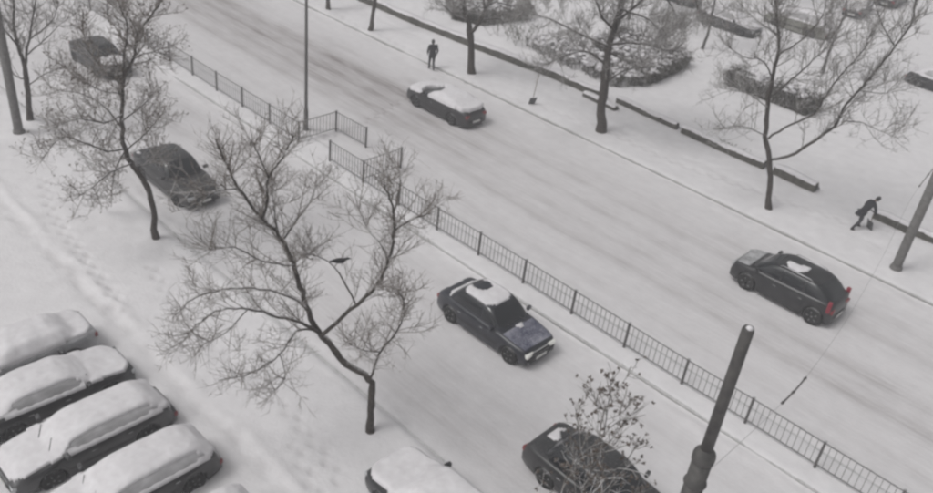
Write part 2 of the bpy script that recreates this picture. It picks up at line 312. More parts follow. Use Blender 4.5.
# ------------------------------------------------------------------ terrain
CARS_XY = []     # (x, y) of driven spots are left smooth
RUTS = [(4.35, .7, -60, 40), (5.6, .55, -60, 40), (6.85, 1.0, -60, -8), (7.9, .9, -60, -10), (6.9, .45, -8, 9), (8.3, .5, -60, 60),
        (9.4, .35, -60, 40), (2.4, .3, -60, 60), (-2.2, .35, -60, 4), (-3.6, .35, -60, 4.5), (-2.4, .2, 4, 40), (-6.3, .32, 1, 40), (-7.0, .32, 1, 40), (-5.2, .25, -60, 40)]
def terrain(x, y):
    z = .12*sstep(-8.1, -8.4, y)+.10*(sstep(-.95, -.65, y)*sstep(.95, .65, y))+.12*sstep(11.85, 12.1, y)
    road = (sstep(-8.2, -7.8, y)*sstep(-.8, -1.2, y)+sstep(.8, 1.2, y)*sstep(12., 11.4, y))
    z = z+(1-road)*(.10*fbm(x*.35, y*.35, 4)+.05*fbm(x*1.7, y*1.7, 4))+road*(.03*fbm(x*.4, y*.8, 3)+.014*fbm(x*1.5, y*4, 3))
    dirt = np.zeros_like(z)
    for yc, am, x0, x1 in RUTS:
        wob = .18*fbm(x*.13+yc*3, x*0+yc*7, 2)*2
        d = np.abs(y-yc-wob); on = sstep(x0-2, x0+1, x)*sstep(x1+2, x1-1, x)*np.clip(.75+1.3*fbm(x*.3+yc, yc*5+x*0, 3), .1, 1.2)
        z = z-.020*am*on*np.exp(-(d/.20)**2)+.009*am*on*np.exp(-((d-.36)/.16)**2)
        dirt = dirt+am*on*(.34*np.exp(-(d/.26)**2)+.32*np.exp(-(d/.75)**2))
    dirt = dirt+road*sstep(.8, 1, y)*(.17+.24*sstep(4, -14, x)*np.exp(-((y-6.3)/2.2)**2))+road*(y < 0)*.13
    # ploughed lumps along the median, kerbs
    for yc, h, s in ((-1.15, .05, .3), (1.2, .06, .35), (11.55, .05, .35), (-7.8, .05, .3), (-8.6, .05, .3)):
        z = z+h*np.exp(-((y-yc)/s)**2)*np.clip(.5+3*fbm(x*.8+yc, y*1.5, 3), 0, 1.6)
    # trodden path in front of the parked row
    pc = -12.25+.25*fbm(x*.5, x*0+3, 3)*2
    z = z-.06*np.exp(-((y-pc)/.22)**2)*np.clip(.6+2*fbm(x*2.2, y*2.2, 2), 0, 1.4)+.06*np.exp(-((y-pc-.42)/.16)**2)*np.clip(.6+2*fbm(x*1.2, y*1.2, 3), 0, 1.4)
    dirt = dirt+.22*np.exp(-((y-pc)/.18)**2)*np.clip(.3+3*fbm(x*1.5, y*2.2, 2), 0, 1)
    z = z-.04*np.exp(-((y-14.6-.5*fbm(x*.3, x*0, 2))/.3)**2)*np.clip(.5+3*fbm(x*2.2, y*2.2, 2), 0, 1.4)
    for bx, by in [v[0] for k, v in TREES.items() if k[0] == 'T']+[(16.28, -9.62), (13.2, 13.1), (-16.13, -9.5), (-10.03, 1.01)]:
        z = z+.09*np.exp(-((x-bx)**2+(y-by)**2)/.36)
    for (xa, ya, xb, yb) in ((-12.6, 11.9, -30, 13.6), (-12.6, 11.9, 10.3, 15.0), (-4, -9.9, 8, -10.9), (-9.2, .9, -8.3, -7.6), (-9.0, 1.2, -11.5, 11.6), (10.6, 15.2, 13.5, 19), (-12, -10.2, -2, -12.2), (6, -11, 14, -12.5)):
        L = math.hypot(xb-xa, yb-ya); ux, uy = (xb-xa)/L, (yb-ya)/L; a_ = (x-xa)*ux+(y-ya)*uy; p_ = (x-xa)*-uy+(y-ya)*ux+.25*np.sin(a_*.5)
        for ph in (0, 1):
            q = (a_/.74+ph*.5); q = (q-np.round(q))*.74; dd = (q/.14)**2+((p_-(.11 if ph else -.11))/.09)**2
            fp = np.exp(-dd)*(a_ > 0)*(a_ < L); z = z-.075*fp; dirt = dirt+.22*fp
    # bank of snow between rows, yard humps
    z = z+sstep(17.3, 19, y)*(.22*fbm(x*.25, y*.25, 4)+.05)
    return z, np.clip(dirt, 0, 1)
def tz(x, y): return float(terrain(np.array([float(x)]), np.array([float(y)]))[0][0])
def sheet(name, x0, x1, y0, y1, d):
    nx = int(round((x1-x0)/d)); ny = max(2, int(round((y1-y0)/d))); X, Y = np.meshgrid(np.linspace(x0, x1, nx+1), np.linspace(y0, y1, ny+1))
    Z, D = terrain(X, Y); V = np.stack([X, Y, Z], -1).reshape(-1, 3); i = np.arange((nx+1)*(ny+1)).reshape(ny+1, nx+1)
    F = np.stack([i[:-1, :-1], i[:-1, 1:], i[1:, 1:], i[1:, :-1]], -1).reshape(-1, 4)
    o = np_mesh(name, V, F, SNOW, smooth=True); at = o.data.attributes.new('dirt', 'FLOAT', 'POINT')
    dd = np.zeros(len(o.data.vertices), np.float32); dd[:D.size] = D.ravel(); at.data.foreach_set('value', dd); return tag(o, kind='structure')
X0, X1 = -62, 34
sheet('parking_ground', X0, X1, -27, -12.8, .2); sheet('near_pavement', X0, X1, -12.8, -8.25, .1)
sheet('near_carriageway', X0, X1, -8.25, -.75, .1); sheet('median_strip', X0, X1, -.75, .75, .1)
sheet('far_carriageway', X0, X1, .75, 12, .1); sheet('far_pavement', X0, X1, 12, 17.2, .12)
sheet('yard_ground', X0, X1, 17.2, 90, .3)
g = mesh('ground', [(-260, -260, -.14), (260, -260, -.14), (260, 260, -.14), (-260, 260, -.14)], [(0, 1, 2, 3)], SNOW); tag(g, kind='structure')
def kerb(name, y0, y1, top, x0=-60, x1=32):
    b = MB(); b.box(((x0+x1)/2, (y0+y1)/2, top/2-.1), (x1-x0, y1-y0, top+.2)); tag(b.build(name, M_KERB), kind='structure')
kerb('kerb', 11.90, 12.04, .10); kerb('kerb', -8.3, -8.16, .07); kerb('kerb', -.86, -.74, .07); kerb('kerb', .74, .86, .065)
hz = MB().box((0, 0, 8.8), (526, 526, 20)).build('haze', None); hz.data.materials.clear()
HM = bpy.data.materials.new('snowy_air'); HM.use_nodes = True; hn = HM.node_tree.nodes; hn.remove(hn['Principled BSDF'])
pv = hn.new('ShaderNodeVolumePrincipled'); pv.inputs['Color'].default_value = (.9, .9, .92, 1); pv.inputs['Density'].default_value = .0030; pv.inputs['Anisotropy'].default_value = .2
HM.node_tree.links.new(pv.outputs[0], hn['Material Output'].inputs['Volume']); hz.data.materials.append(HM); tag(hz, kind='stuff')
# ------------------------------------------------------------------ cars
# local frame: x forward, y left, z up
def wheel_meshes(R=.31, W=.19):
    t = MB().lathe([(R*.62, -W/2+.02), (R*.9, -W/2), (R, -W/2+.04), (R, W/2-.04), (R*.9, W/2), (R*.62, W/2-.02)], 24, axis='Y')
    ty = t.build('tyre', M_TYRE, None, True)
    r = MB().lathe([(R*.6, -W/2+.03), (R*.6, W/2-.05), (R*.55, W/2-.03), (R*.15, W/2-.07), (.03, W/2-.02), (.01, W/2-.02)], 20, axis='Y')
    for k in range(5):
        a = 2*math.pi*k/5
        r.tube([(R*.12*math.cos(a), W/2-.05, R*.12*math.sin(a)), (R*.58*math.cos(a), W/2-.03, R*.58*math.sin(a))], .022, 6)
    ri = r.build('rim', M_RIM, ty); return ty, ri
class CarShape:
    def __init__(s, L=4.4, W=1.7, wf=1.32, wr=-1.25, R=.31, prof=None, cab=None, z0=.92, z1=1.4, hb=.79, hr=.6, round_=.16):
        s.L, s.W, s.wf, s.wr, s.R, s.prof, s.cab, s.z0, s.z1, s.hb, s.hr, s.rd = L, W, wf, wr, R, prof, cab, z0, z1, hb, hr, round_
        s.px = [p[0] for p in prof][::-1]; s.pz = [p[1] for p in prof][::-1]; s.n = 6
    def hw(s, x): t = abs(2*x/s.L); return s.W/2*(1-s.rd*t**7-.03*t**2)
    def top(s, x): return float(np.interp(x, s.px, s.pz))
    def low(s, x):
        z = .21+.06*abs(2*x/s.L)**6
        for c in (s.wf, s.wr):
            d = abs(x-c); ra = s.R+.055
            if d < ra: z = max(z, s.R+math.sqrt(ra*ra-d*d))
        return z
    def ring(s, x):
        w = s.hw(x); zl = s.low(x); zt = s.top(x); m_ = min(zl+(zt-zl)*.5, zt-.1); k = (zt-.25)
        P = [(0, .2), (w-.25, .2), (w-.24, min(zl, zt-.2)), (w*.975, min(zl, zt-.16)), (w*.99, zl+(zt-zl)*.25 if zl < .5 else min(zl+.03, zt-.13)),
             (w, max(min(.55, zt-.12), min(zl+.05, zt-.12))), (w*.995, max(zt-.2, min(zl+.06, zt-.1))), (w*.975, zt-.08), (w*.945, zt-.028), (w*.88, zt), (w*.6, zt+.014), (w*.3, zt+.022), (0, zt+.025)]
        return P
    def side(s, x, f, off=0):
        """point on the left flank; f from 0 (sill) to 1 (shoulder)"""
        w = s.hw(x); zl = s.low(x); zt = s.top(x); z = zl+(zt-.08-zl)*f
        k = 1-.022*(1-min(1, f/.45))-.02*max(0, (f-.7)/.3); return (x, w*k+off, z)
    def cabring(s, t, a):
        b0, b1, r0, r1 = s.cab; te = t
        xf = b0+(r0-b0)*te; xr = b1+(r1-b1)*te; ay = s.hb+(s.hr-s.hb)*(t**1.15); ax = (xf-xr)/2; cx = (xf+xr)/2; c, q = math.cos(a), math.sin(a)
        z = s.z0+(s.z1-s.z0)*math.sin(min(1, t)*math.pi/2*.9)/math.sin(math.pi/2*.9)
        return (cx+ax*math.copysign(abs(c)**(2/s.n), c), ay*math.copysign(abs(q)**(2/s.n), q), z)
    def cabpar(s, t):
        b0, b1, r0, r1 = s.cab; xf = b0+(r0-b0)*t; xr = b1+(r1-b1)*t; ay = s.hb+(s.hr-s.hb)*(t**1.15)
        return (xf-xr)/2, (xf+xr)/2, ay, s.z0+(s.z1-s.z0)*math.sin(t*math.pi/2*.9)/math.sin(math.pi/2*.9)
    def height(s, X, Y):
        H = np.interp(X, s.px, s.pz)+.02
        for t in np.linspace(0, 1, 17):
            ax, cx, ay, z = s.cabpar(t); ins = (np.abs((X-cx)/ax)**s.n+np.abs(Y/ay)**s.n) <= 1; H = np.where(ins, np.maximum(H, z), H)
        ax, cx, ay, z = s.cabpar(1); q = np.clip(1-((X-cx)/ax)**2, 0, 1)*np.clip(1-(Y/ay)**2, 0, 1)
        return np.where((np.abs((X-cx)/ax) < 1) & (np.abs(Y/ay) < 1), H+.05*np.sqrt(q), H)

def snow_field(S, x0, x1, ylim, thick, blur=4, patch=0, seed=0, d=.06, rough=.02):
    """snow lying on the car over x0..x1; ylim(x) half-width; patch>0 leaves bare holes. Returns verts, faces"""
    nx = int((x1-x0)/d)+1; xs = np.linspace(x0, x1, nx); ym = S.W/2+.02; ny = int(2*ym/d)+1; ys = np.linspace(-ym, ym, ny)
    X, Y = np.meshgrid(xs, ys, indexing='ij'); H = S.height(X, Y); yl = np.array([ylim(x) for x in xs])[:, None]
    M = (np.abs(Y) <= yl)
    # rounded ends
    e = np.minimum(X-x0, x1-X); M &= (np.abs(Y) <= yl-.22*np.clip(1-e/.22, 0, 1)**2)
    if callable(patch): M &= patch(X, Y)
    elif patch: M &= (fbm(X*1.6+seed*3.1, Y*1.6+seed*7.7, 4) > patch-.5)
    m0 = M.astype(float); B = np.where(M, H, 0.); wgt = m0.copy()
    def bl(A):
        P = np.pad(A, 1, mode='constant'); return (P[1:-1, 1:-1]*2+P[:-2, 1:-1]+P[2:, 1:-1]+P[1:-1, :-2]+P[1:-1, 2:])/6
    for _ in range(blur): B = bl(B)*1.; wgt = bl(wgt)
    HB = np.where(M, B/np.maximum(wgt, 1e-6), H)
    ed = m0.copy()
    for _ in range(3): ed = bl(ed)
    ed = np.clip((ed-.45)/.5, 0, 1)**.6
    Z = np.maximum(HB, H)+thick*(.35+.65*ed)+rough*2*fbm(X*3+seed*5, Y*3+seed, 3)+thick*.8*fbm(X*.9+seed*2, Y*.9+seed*3, 2)
    Z = np.maximum(Z, H+.012); ids = -np.ones(X.shape, int); V = []; F = []
    cell = M[:-1, :-1] & M[1:, :-1] & M[1:, 1:] & M[:-1, 1:]
    use = np.zeros(X.shape, bool); use[:-1, :-1] |= cell; use[1:, :-1] |= cell; use[1:, 1:] |= cell; use[:-1, 1:] |= cell
    for i, j in zip(*np.where(use)): ids[i, j] = len(V); V.append((X[i, j], Y[i, j], Z[i, j]))
    edges = {}
    for i, j in zip(*np.where(cell)):
        q = (ids[i, j], ids[i+1, j], ids[i+1, j+1], ids[i, j+1]); F.append(q)
        for k in range(4): edges[(q[k], q[(k+1) % 4])] = 1
    low = {}; Hf = {ids[i, j]: H[i, j] for i, j in zip(*np.where(use))}
    def lo(k):
        if k not in low: v = V[k]; low[k] = len(V); V.append((v[0], v[1], min(Hf[k], v[2])-.03))
        return low[k]
    for (a_, b_) in list(edges):
        if (b_, a_) not in edges: F.append((b_, a_, lo(a_), lo(b_)))
    return V, F

def components(V, F, least=14):
    par = list(range(len(V)))
    def find(a_):
        while par[a_] != a_: par[a_] = par[par[a_]]; a_ = par[a_]
        return a_
    for f in F:
        r0_ = find(f[0])
        for q in f[1:]: par[find(q)] = r0_
    gr = {}
    for f in F: gr.setdefault(find(f[0]), []).append(f)
    out = []
    for fs in gr.values():
        if len(fs) < least: continue
        ids = sorted({i for f in fs for i in f}); mp = {i: k for k, i in enumerate(ids)}; out.append(([V[i] for i in ids], [tuple(mp[i] for i in f) for f in fs]))
    return out
def patch(f, nu, nv): return [[f(u/(nu-1), v/(nv-1)) for v in range(nv)] for u in range(nu)]
TY, RI = wheel_meshes(); TY.location = (0, 0, -50)
def build_car(name, label, loc, rz, S, paint, group=None, snow=(), glass=None, lit=False, doors=4, rails=False, cat='car', moulding=True, side_glass=None, one_window=False, hood_dust=None, shell=None):
    glass = glass or M_GLASS; side_glass = side_glass or glass
    C = thing(name, label, cat, loc, rz, group)
    xs = sorted(set([round(x, 3) for x in list(np.linspace(-S.L/2, S.L/2, 46))+[S.wf+k for k in (-.37, -.36, -.3, -.2, -.1, 0, .1, .2, .3, .36, .37)]+[S.wr+k for k in (-.37, -.36, -.3, -.2, -.1, 0, .1, .2, .3, .36, .37)]]))
    b = MB(); rows = []
    for x in xs:
        P = S.ring(x); full = [(x, y, z) for y, z in P]+[(x, -y, z) for y, z in P[-2:0:-1]]; rows.append(full+[full[0]])
    b.grid(rows); nr = len(rows[0])
    b.f.append(tuple(range(nr-1))); o = (len(rows)-1)*nr; b.f.append(tuple(o+k for k in range(nr-1))[::-1])
    body = b.build('body', paint, C, True)
    # cabin shell with pillars and roof
    b = MB(); N = 48; T = [0, .2, .4, .6, .75, .87, .95, 1]; rows = []
    for t in T: rows.append([S.cabring(t, 2*math.pi*k/N) for k in range(N+1)])
    ax, cx, ay, z = S.cabpar(1)
    for q in (.96, .85, .6, .3, .02):
        rows.append([(cx+(p[0]-cx)*q, p[1]*q, z+.05*math.sqrt(max(0, (1-q*q)))) for p in rows[len(T)-1]])
    b.grid(rows); b.build('cabin_shell', shell or paint, C, True)
    # windows lie on the shell, slightly proud
    OFF = .007
    def front(v, t, sgn):
        ax, cx, ay, z = S.cabpar(t); y = ay*v; return (cx+sgn*(ax*(1-abs(v)**S.n)**(1/S.n)+OFF), y, z+OFF)
    def sidep(x, t, sgn):
        ax, cx, ay, z = S.cabpar(t); u = max(-.98, min(.98, (x-cx)/ax)); return (cx+ax*u, sgn*(ay*(1-abs(u)**S.n)**(1/S.n)+OFF), z+OFF*.6)
    for sg, nm in ((1, 'windshield'), (-1, 'rear_window')):
        MB().grid(patch(lambda u, v: front(-.88+1.76*u, .10+.80*v, sg), 12, 8)).build(nm, glass, C, True)
    b0, b1, r0, r1 = S.cab; split = [0.02*S.L, -.2*S.L] if b1 < -1.9 else [0.0*S.L]
    if one_window: split = []
    for sg in (1, -1):
        edges_ = [1]+split+[-1]
        for k in range(len(edges_)-1):
            def fx(u, t, k=k):
                ax, cx, ay, z = S.cabpar(t); F_ = cx+ax*.90; Rr = cx-ax*.90
                A_ = F_ if k == 0 else min(F_, edges_[k])-.035; B_ = Rr if k == len(edges_)-2 else edges_[k+1]+.035
                return A_+(B_-A_)*u
            MB().grid(patch(lambda u, v: sidep(fx(u, .12+.76*v), .12+.76*v, sg), 8, 7)).build('side_window', side_glass, C, True)
    # doors: raised skins with shut lines between
    dx = [(b0-.05, .02), (-.02, max(-1.0, S.wr+.30))] if doors == 4 else [(b0-.05, -.35)]
    for sg in (1, -1):
        for (xa, xb) in dx:
            d_ = MB().grid(patch(lambda u, v: (lambda p: (p[0], sg*p[1], p[2]))(S.side(xa+(xb-xa)*u, .10+.84*v, .008)), 9, 8)).build('door', paint, C, True)
            hx = xb+.16; p = S.side(hx, .80, .02); h = MB().box((p[0], sg*(p[1]+.004), p[2]), (.14, .03, .028), bev=.008).build('door_handle', M_PLASTIC, d_)
            if moulding:
                MB().grid(patch(lambda u, v: (lambda p: (p[0], sg*p[1], p[2]))(S.side(xa+(xb-xa)*u, .40+.09*v, .02)), 9, 3)).build('side_moulding', M_PLASTIC, d_)
        p = (b0-.28, sg*(S.hb+.14), S.z0+.10)
        MB().box(p, (.11, .20, .13), rz=sg*.15, bev=.03).build('mirror', paint, C, True)
    if hood_dust:
        x0_, x1_ = b0+.08, S.L/2-.14
        MB().grid(patch(lambda u, v: (lambda x, k: (x, S.hw(x)*.86*k, S.top(x)+.024+.006-.02*abs(k)**3))(x0_+(x1_-x0_)*u, -1+2*v), 14, 14)).build('hood', hood_dust, C, True)
    # wheels
    for wx in (S.wf, S.wr):
        for sg in (1, -1):
            t = TY.copy(); COL.objects.link(t); t.name = 'wheel'; t.parent = C; t.location = (wx, sg*(S.W/2-.115), S.R); t.scale = (S.R/.31,)*3
            t.rotation_euler = (0, 0, 0 if sg > 0 else math.pi); r = RI.copy(); COL.objects.link(r); r.parent = t
    # bumpers, lights, plates, grille
    for sg, hl in ((1, 'front_bumper'), (-1, 'rear_bumper')):
        rows = []
        for k in range(15):
            v = -1+2*k/14; w_ = S.hw(sg*S.L/2*.97); y = v*(w_+.02); xb = sg*(S.L/2-.02-.20*abs(v)**5)
            rows.append([(xb-sg*.05, y, .28), (xb+sg*.05, y, .30), (xb+sg*.065, y, .40), (xb+sg*.055, y, .50), (xb-sg*.05, y, .52)])
        MB().grid(rows).build(hl, M_PLASTIC if moulding else paint, C, True)
        MB().box((sg*(S.L/2+.052), 0, .40 if sg > 0 else .43), (.012, .50, .11), bev=.004).build('number_plate', M_PLATE, C)
    zt = S.top(S.L/2-.05)
    for sy in (1, -1):
        yy = sy*S.hw(S.L/2-.05)*.74
        MB().box((S.L/2-.055, yy, zt-.11), (.14, .34, .15), rz=-sy*.16, bev=.03).build('headlight', M_HEAD_ON if lit else M_HEAD, C, True)
        zr = S.top(-S.L/2+.05); tall = rails
        if tall: MB().box((S.cab[1]+.10, sy*(S.hb-.06), S.z0-.04), (.14, .12, .46), rz=sy*.3, bev=.03).build('tail_light', M_TAIL_ON, C, True)
        MB().box((-S.L/2+.05, sy*S.hw(-S.L/2+.05)*.78, zr-.13), (.12, .30, .15), rz=sy*.16, bev=.03).build('tail_light', M_TAIL_ON if (lit and tall) else M_TAIL, C, True)
    gr = MB().box((S.L/2-.012, 0, zt-.12), (.05, S.W*.42, .13), bev=.015).build('grille', M_PLASTIC, C)
    for k in range(2):
        MB().tube([(b0+.02, .45-.62*k, S.z0+.035), (b0-.22, .10-.62*k, S.z0+.175)], .012, 5).build('wiper', M_PLASTIC, C)
    if rails:
        for sy in (1, -1): MB().tube([(r0-.1, sy*(S.hr-.02), S.z1), (r0-.2, sy*(S.hr-.02), S.z1+.07), (r1+.3, sy*(S.hr-.02), S.z1+.07), (r1+.2, sy*(S.hr-.02), S.z1)], .018, 6).build('roof_rail', M_CHROME, C, True)
    for nm, V, F in snow:
        for Vc, Fc in components(V, F): mesh(nm, Vc, Fc, M_CAP, C, True)
    return C
def paint(name, col, dust=.3, frost=0, rough=.35): return mat('paint_'+name, col, rough, .5, noise=(2.5, tuple(min(1, c*1.35+.012) for c in col)), snow=dust, frost=frost, coat=.35)

def sedan(**k):
    a_ = dict(L=4.45, W=1.7, wf=1.35, wr=-1.25, prof=[(2.225, .58), (2.17, .70), (2.0, .76), (1.0, .90), (0, .93), (-1.5, .95), (-1.95, .94), (-2.12, .86), (-2.225, .62)], cab=(1.05, -1.62, .32, -.98), z0=.90, z1=1.40, hb=.78, hr=.58); a_.update(k); return CarShape(**a_)
def hatch(**k):
    a_ = dict(L=4.1, W=1.68, wf=1.25, wr=-1.25, prof=[(2.05, .60), (2.0, .74), (1.85, .80), (1.0, .93), (0, .95), (-1.5, .96), (-1.95, .92), (-2.05, .62)], cab=(1.15, -1.95, .35, -1.45), z0=.92, z1=1.45, hb=.78, hr=.60); a_.update(k); return CarShape(**a_)
def suv(**k):
    a_ = dict(L=4.5, W=1.8, wf=1.36, wr=-1.34, R=.345, prof=[(2.25, .66), (2.2, .86), (2.05, .93), (1.25, 1.06), (0, 1.07), (-1.6, 1.10), (-2.12, 1.06), (-2.25, .66)], cab=(1.42, -2.12, .50, -1.62), z0=1.04, z1=1.64, hb=.83, hr=.64); a_.update(k); return CarShape(**a_)
def full_cover(S, th, seed, glass_side=True, x0=None, x1=None, blur=5):
    """thick blanket; side windows left out of it so they show"""
    x0 = -S.L/2+.04 if x0 is None else x0; x1 = S.L/2-.04 if x1 is None else x1
    def yl(x):
        f = S.hw(x)-.03
        if not glass_side: return f
        a_ = S.cab[0]-.25; b_ = S.cab[1]+.25; t = min(max((a_-x)/.35, 0), 1)*min(max((x-b_)/.35, 0), 1)
        return f+(S.hr+.07-f)*t
    return snow_field(S, x0, x1, yl, th, blur, 0, seed, rough=.03)
def sill_snow(S, seed):
    """ledge of snow at the foot of the side windows, both sides"""
    out = []
    for sg in (1, -1):
        V, F = [], []; n = 30
        for i in range(n+1):
            x = S.cab[1]+.2+(S.cab[0]-.35-S.cab[1]-.2)*i/n; w_ = S.hw(x); z = S.top(x); j = .012*math.sin(i*1.7+seed); h = .06+j
            V += [(x, sg*(w_-.01), z-.05), (x, sg*(w_-.015), z+h*.5), (x, sg*(w_-.08), z+h), (x, sg*(S.hb-.07), z+h+.05)]
        for i in range(n):
            for k in range(3): q = (4*i+k, 4*i+k+1, 4*i+5+k, 4*i+4+k); F.append(q if sg > 0 else q[::-1])
        out.append(('snow_ledge', V, F))
    return out
def car_z(x, y): return tz(x, y)-.03

# --- the driven cars
P_BLACK = paint('black', (.010, .0105, .012), .2); P_NAVY = paint('dark_blue', (.013, .015, .022), .22)
P_GREY = paint('dark_grey', (.018, .018, .019), .25); P_GREY2 = paint('charcoal', (.024, .024, .025), .22)
S = sedan(L=4.12, wf=1.40, wr=-1.30, cab=(.92, -1.62, .22, -1.0), prof=[(2.06, .58), (2.02, .70), (1.88, .77), (.9, .90), (0, .93), (-1.5, .95), (-1.85, .94), (-1.98, .86), (-2.06, .62)])
sn = [('roof_snow', *snow_field(S, -1.10, .24, lambda x: .60, .045, 2, lambda X, Y: ~(((X+.82)/.30)**2+((Y-.12)/.30)**2 < 1+.5*fbm(X*5, Y*5)), 3)),
      ('boot_snow', *snow_field(S, -1.62, -1.32, lambda x: .74, .05, 1, 0, 5)),
      ('boot_snow', *snow_field(S, -2.0, -1.86, lambda x: .60, .03, 1, 0, 5)),
      ('hood_snow', *snow_field(S, .96, 1.14, lambda x: .60, .025, 1, .40, 2, rough=.01))]
build_car('sedan', 'dark sedan with lit headlights and snow patches on its roof, driving beside the railing', (5.81, -2.85, car_z(5.9, -2.8)), 0, S, P_NAVY, snow=sn, lit=True, hood_dust=mat('dusted_blue_hood', (.03, .034, .075), .5, .4, noise=(1.8, (.24, .24, .29)), snow=.32, frost=.12))
S = suv(L=4.05, wf=1.25, wr=-1.44, prof=[(2.025, .66), (1.98, .86), (1.85, .92), (1.15, 1.02), (0, 1.04), (-1.5, 1.08), (-1.94, 1.05), (-2.025, .66)], cab=(1.28, -1.97, .40, -1.20), z0=1.0, z1=1.50)
sn = [('roof_snow', *snow_field(S, -.55, .25, lambda x: .50, .035, 2, lambda X, Y: (fbm(X*2+3, Y*4+1, 3) > -.02) & (Y > -.4), 4)),
      ]
build_car('estate_car', 'black tall car with red tail lights and roof rails driving on the far carriageway', (11.15, 7.62, car_z(11.3, 7.6)), math.pi, S, P_BLACK, snow=sn, rails=True, moulding=False, hood_dust=mat('dusted_black_hood', (.03, .03, .032), .5, .4, noise=(3.5, (.36, .36, .37)), snow=.42, frost=.2))
S = sedan(L=4.35, z1=1.13, hb=.80, hr=.64, cab=(1.05, -1.7, .45, -1.1))
def hole(X, Y): return ~(((X-.70)/.52)**2+((Y-.22)/.58)**2 < 1+.6*fbm(X*4, Y*4))
sn = [('snow_cover', *snow_field(S, -2.05, 2.05, lambda x: S.hw(x)-.02, .17, 18, hole, 2))]
build_car('snowed_sedan', 'dark car blanketed in snow with only its windscreen cleared, near the walking person', (-8.15, 8.2, car_z(-8.1, 8.2)), math.pi, S, P_GREY, snow=sn)
S = sedan(L=4.4)
sn = [('boot_snow', *snow_field(S, -2.1, -1.5, lambda x: .70, .04, 2, .55, 6))]
build_car('sedan', 'charcoal sedan mostly bare of snow, behind the slanting trunk at the left', (-8.75, -6.30, car_z(-8.7, -6.3)), 0, S, P_GREY, snow=sn)
S = sedan(L=4.0, wf=1.2, z1=1.32)
sn = [('hood_snow', *snow_field(S, 1.0, 1.85, lambda x: .62, .05, 2, .40, 6)), ('roof_snow', *snow_field(S, -.95, .1, lambda x: .5, .05, 2, .50, 21))]
build_car('sedan', 'dark car with a white patch of snow on its hood, seen through upper left twigs', (-21.9, -3.15, car_z(-22, -3)-.05), 0, S, P_GREY, snow=sn)

# --- near kerb, bottom edge
S = sedan(L=4.3, z1=1.36)
sn = [('snow_cover', *full_cover(S, .13, 31, False, blur=8))]
build_car('parked_hatchback', 'snow-laden car parked by the bottom edge at the foot of the big bare tree', (10.6, -9.85, car_z(10, -9.4)), math.pi, S, P_BLACK, snow=sn, side_glass=M_GLASS_FROST)
S = sedan(L=4.4, W=1.74)
sn = [('boot_snow', *snow_field(S, -1.9, -1.2, lambda x: .62, .03, 1, .48, 12, rough=.01))]
build_car('sedan', 'large dark sedan with thin snow on its boot, behind the small tree holding dead leaves', (12.62, -5.86, car_z(12.5, -5.7)), 0, S, P_GREY, snow=sn)

# --- the parked row, bottom left (rears and noses towards the trodden path)
G = 'snow covered cars parked side by side at the lower left'
ROW = dict(z1=1.25, hr=.52, hb=.74, W=1.58)
row = [(-1.45, -15.35, -1, sedan(L=4.2, **ROW), paint('silver', (.30, .30, .31), .5, .3), 'car nearly buried in snow, farthest of the lower left row from the bottom edge', .09, 41),
       (.52, -15.25, 1, sedan(L=4.3, **ROW), paint('deep_black', (.015, .015, .017), .3), 'black-sided car under thick snow with a dark nose, second of the lower left row', .07, 42),
       (2.68, -15.17, -1, hatch(L=4.35, **ROW), paint('slate', (.04, .04, .042), .3), 'grey hatchback under thick snow, third of the lower left row', .06, 43),
       (4.98, -15.10, -1, hatch(L=4.2, **ROW), paint('black2', (.014, .014, .016), .3), 'black-sided car with an even snow roof, fourth of the lower left row', .08, 44),
       (7.55, -15.25, -1, hatch(L=4.2, **ROW), paint('grey3', (.06, .06, .06), .3), 'car showing only its snow-covered end at the bottom edge, last of the row', .13, 45)]
for i, (x, y, sg, S, pm, lb, th, sd_) in enumerate(row):
    build_car('parked_car', lb, (x, y, car_z(x, y)-.10), math.pi/2*sg, S, pm, G, snow=[('snow_cover', *full_cover(S, th, sd_, i in (1, 2, 3), blur=3))]+(sill_snow(S, i) if i in (1, 2, 3) else []), side_glass=M_GLASS_FROST, glass=M_GLASS_FROST, one_window=True, shell=M_GLASS_FROST)

# --- the yard beyond the low wall
G = 'snow covered cars parked in the yard beyond the low wall'
yard = [
        (-4.75, 40.0, math.pi, suv(L=4.8), paint('olive_grey', (.16, .16, .135), .4), 'greenish grey van-like car with snow on top, farther back in the yard', .18, 53),
        (6.55, 37.3, 0, sedan(L=4.5), P_BLACK, 'black-sided snowy car cut off by the right edge', .17, 55),
        (-4.4, 49.3, math.pi/2+.2, sedan(L=4.4), P_BLACK, 'small dark car with snow on the roof near the top edge, left one of two', .15, 56),
        (-4.0, 55.2, math.pi/2+.1, sedan(L=4.4), P_BLACK, 'small dark car with snow on the roof at the top edge, right one of two', .15, 57),
        (-13.9, 37.5, math.pi, sedan(L=4.4), P_GREY2, 'snow-covered car half hidden by crowns at the middle of the top edge', .17, 58),
        (-7.6, 35.1, 0, sedan(L=4.4), P_GREY2, 'snow mound of a car right of the thick trunk, deep in the yard', .2, 60),
        (10.5, 43.5, math.pi/2, hatch(L=4.3), P_BLACK, 'snow-covered car at the right edge above the low cut-off one', .2, 61),
        (11.6, 50.5, .3, sedan(L=4.4), P_GREY, 'snow-covered car seen faintly near the upper right corner', .17, 59)]
for i, (x, y, rz, S, pm, lb, th, sd_) in enumerate(yard):
    build_car('parked_car', lb, (x, y, car_z(x, y)-.10), rz, S, pm, G, snow=[('snow_cover', *full_cover(S, th*.6, sd_, True, blur=2))]+sill_snow(S, i), side_glass=M_GLASS_FROST, one_window=True, shell=M_GLASS_FROST)
for o in (RI, TY): bpy.data.objects.remove(o)

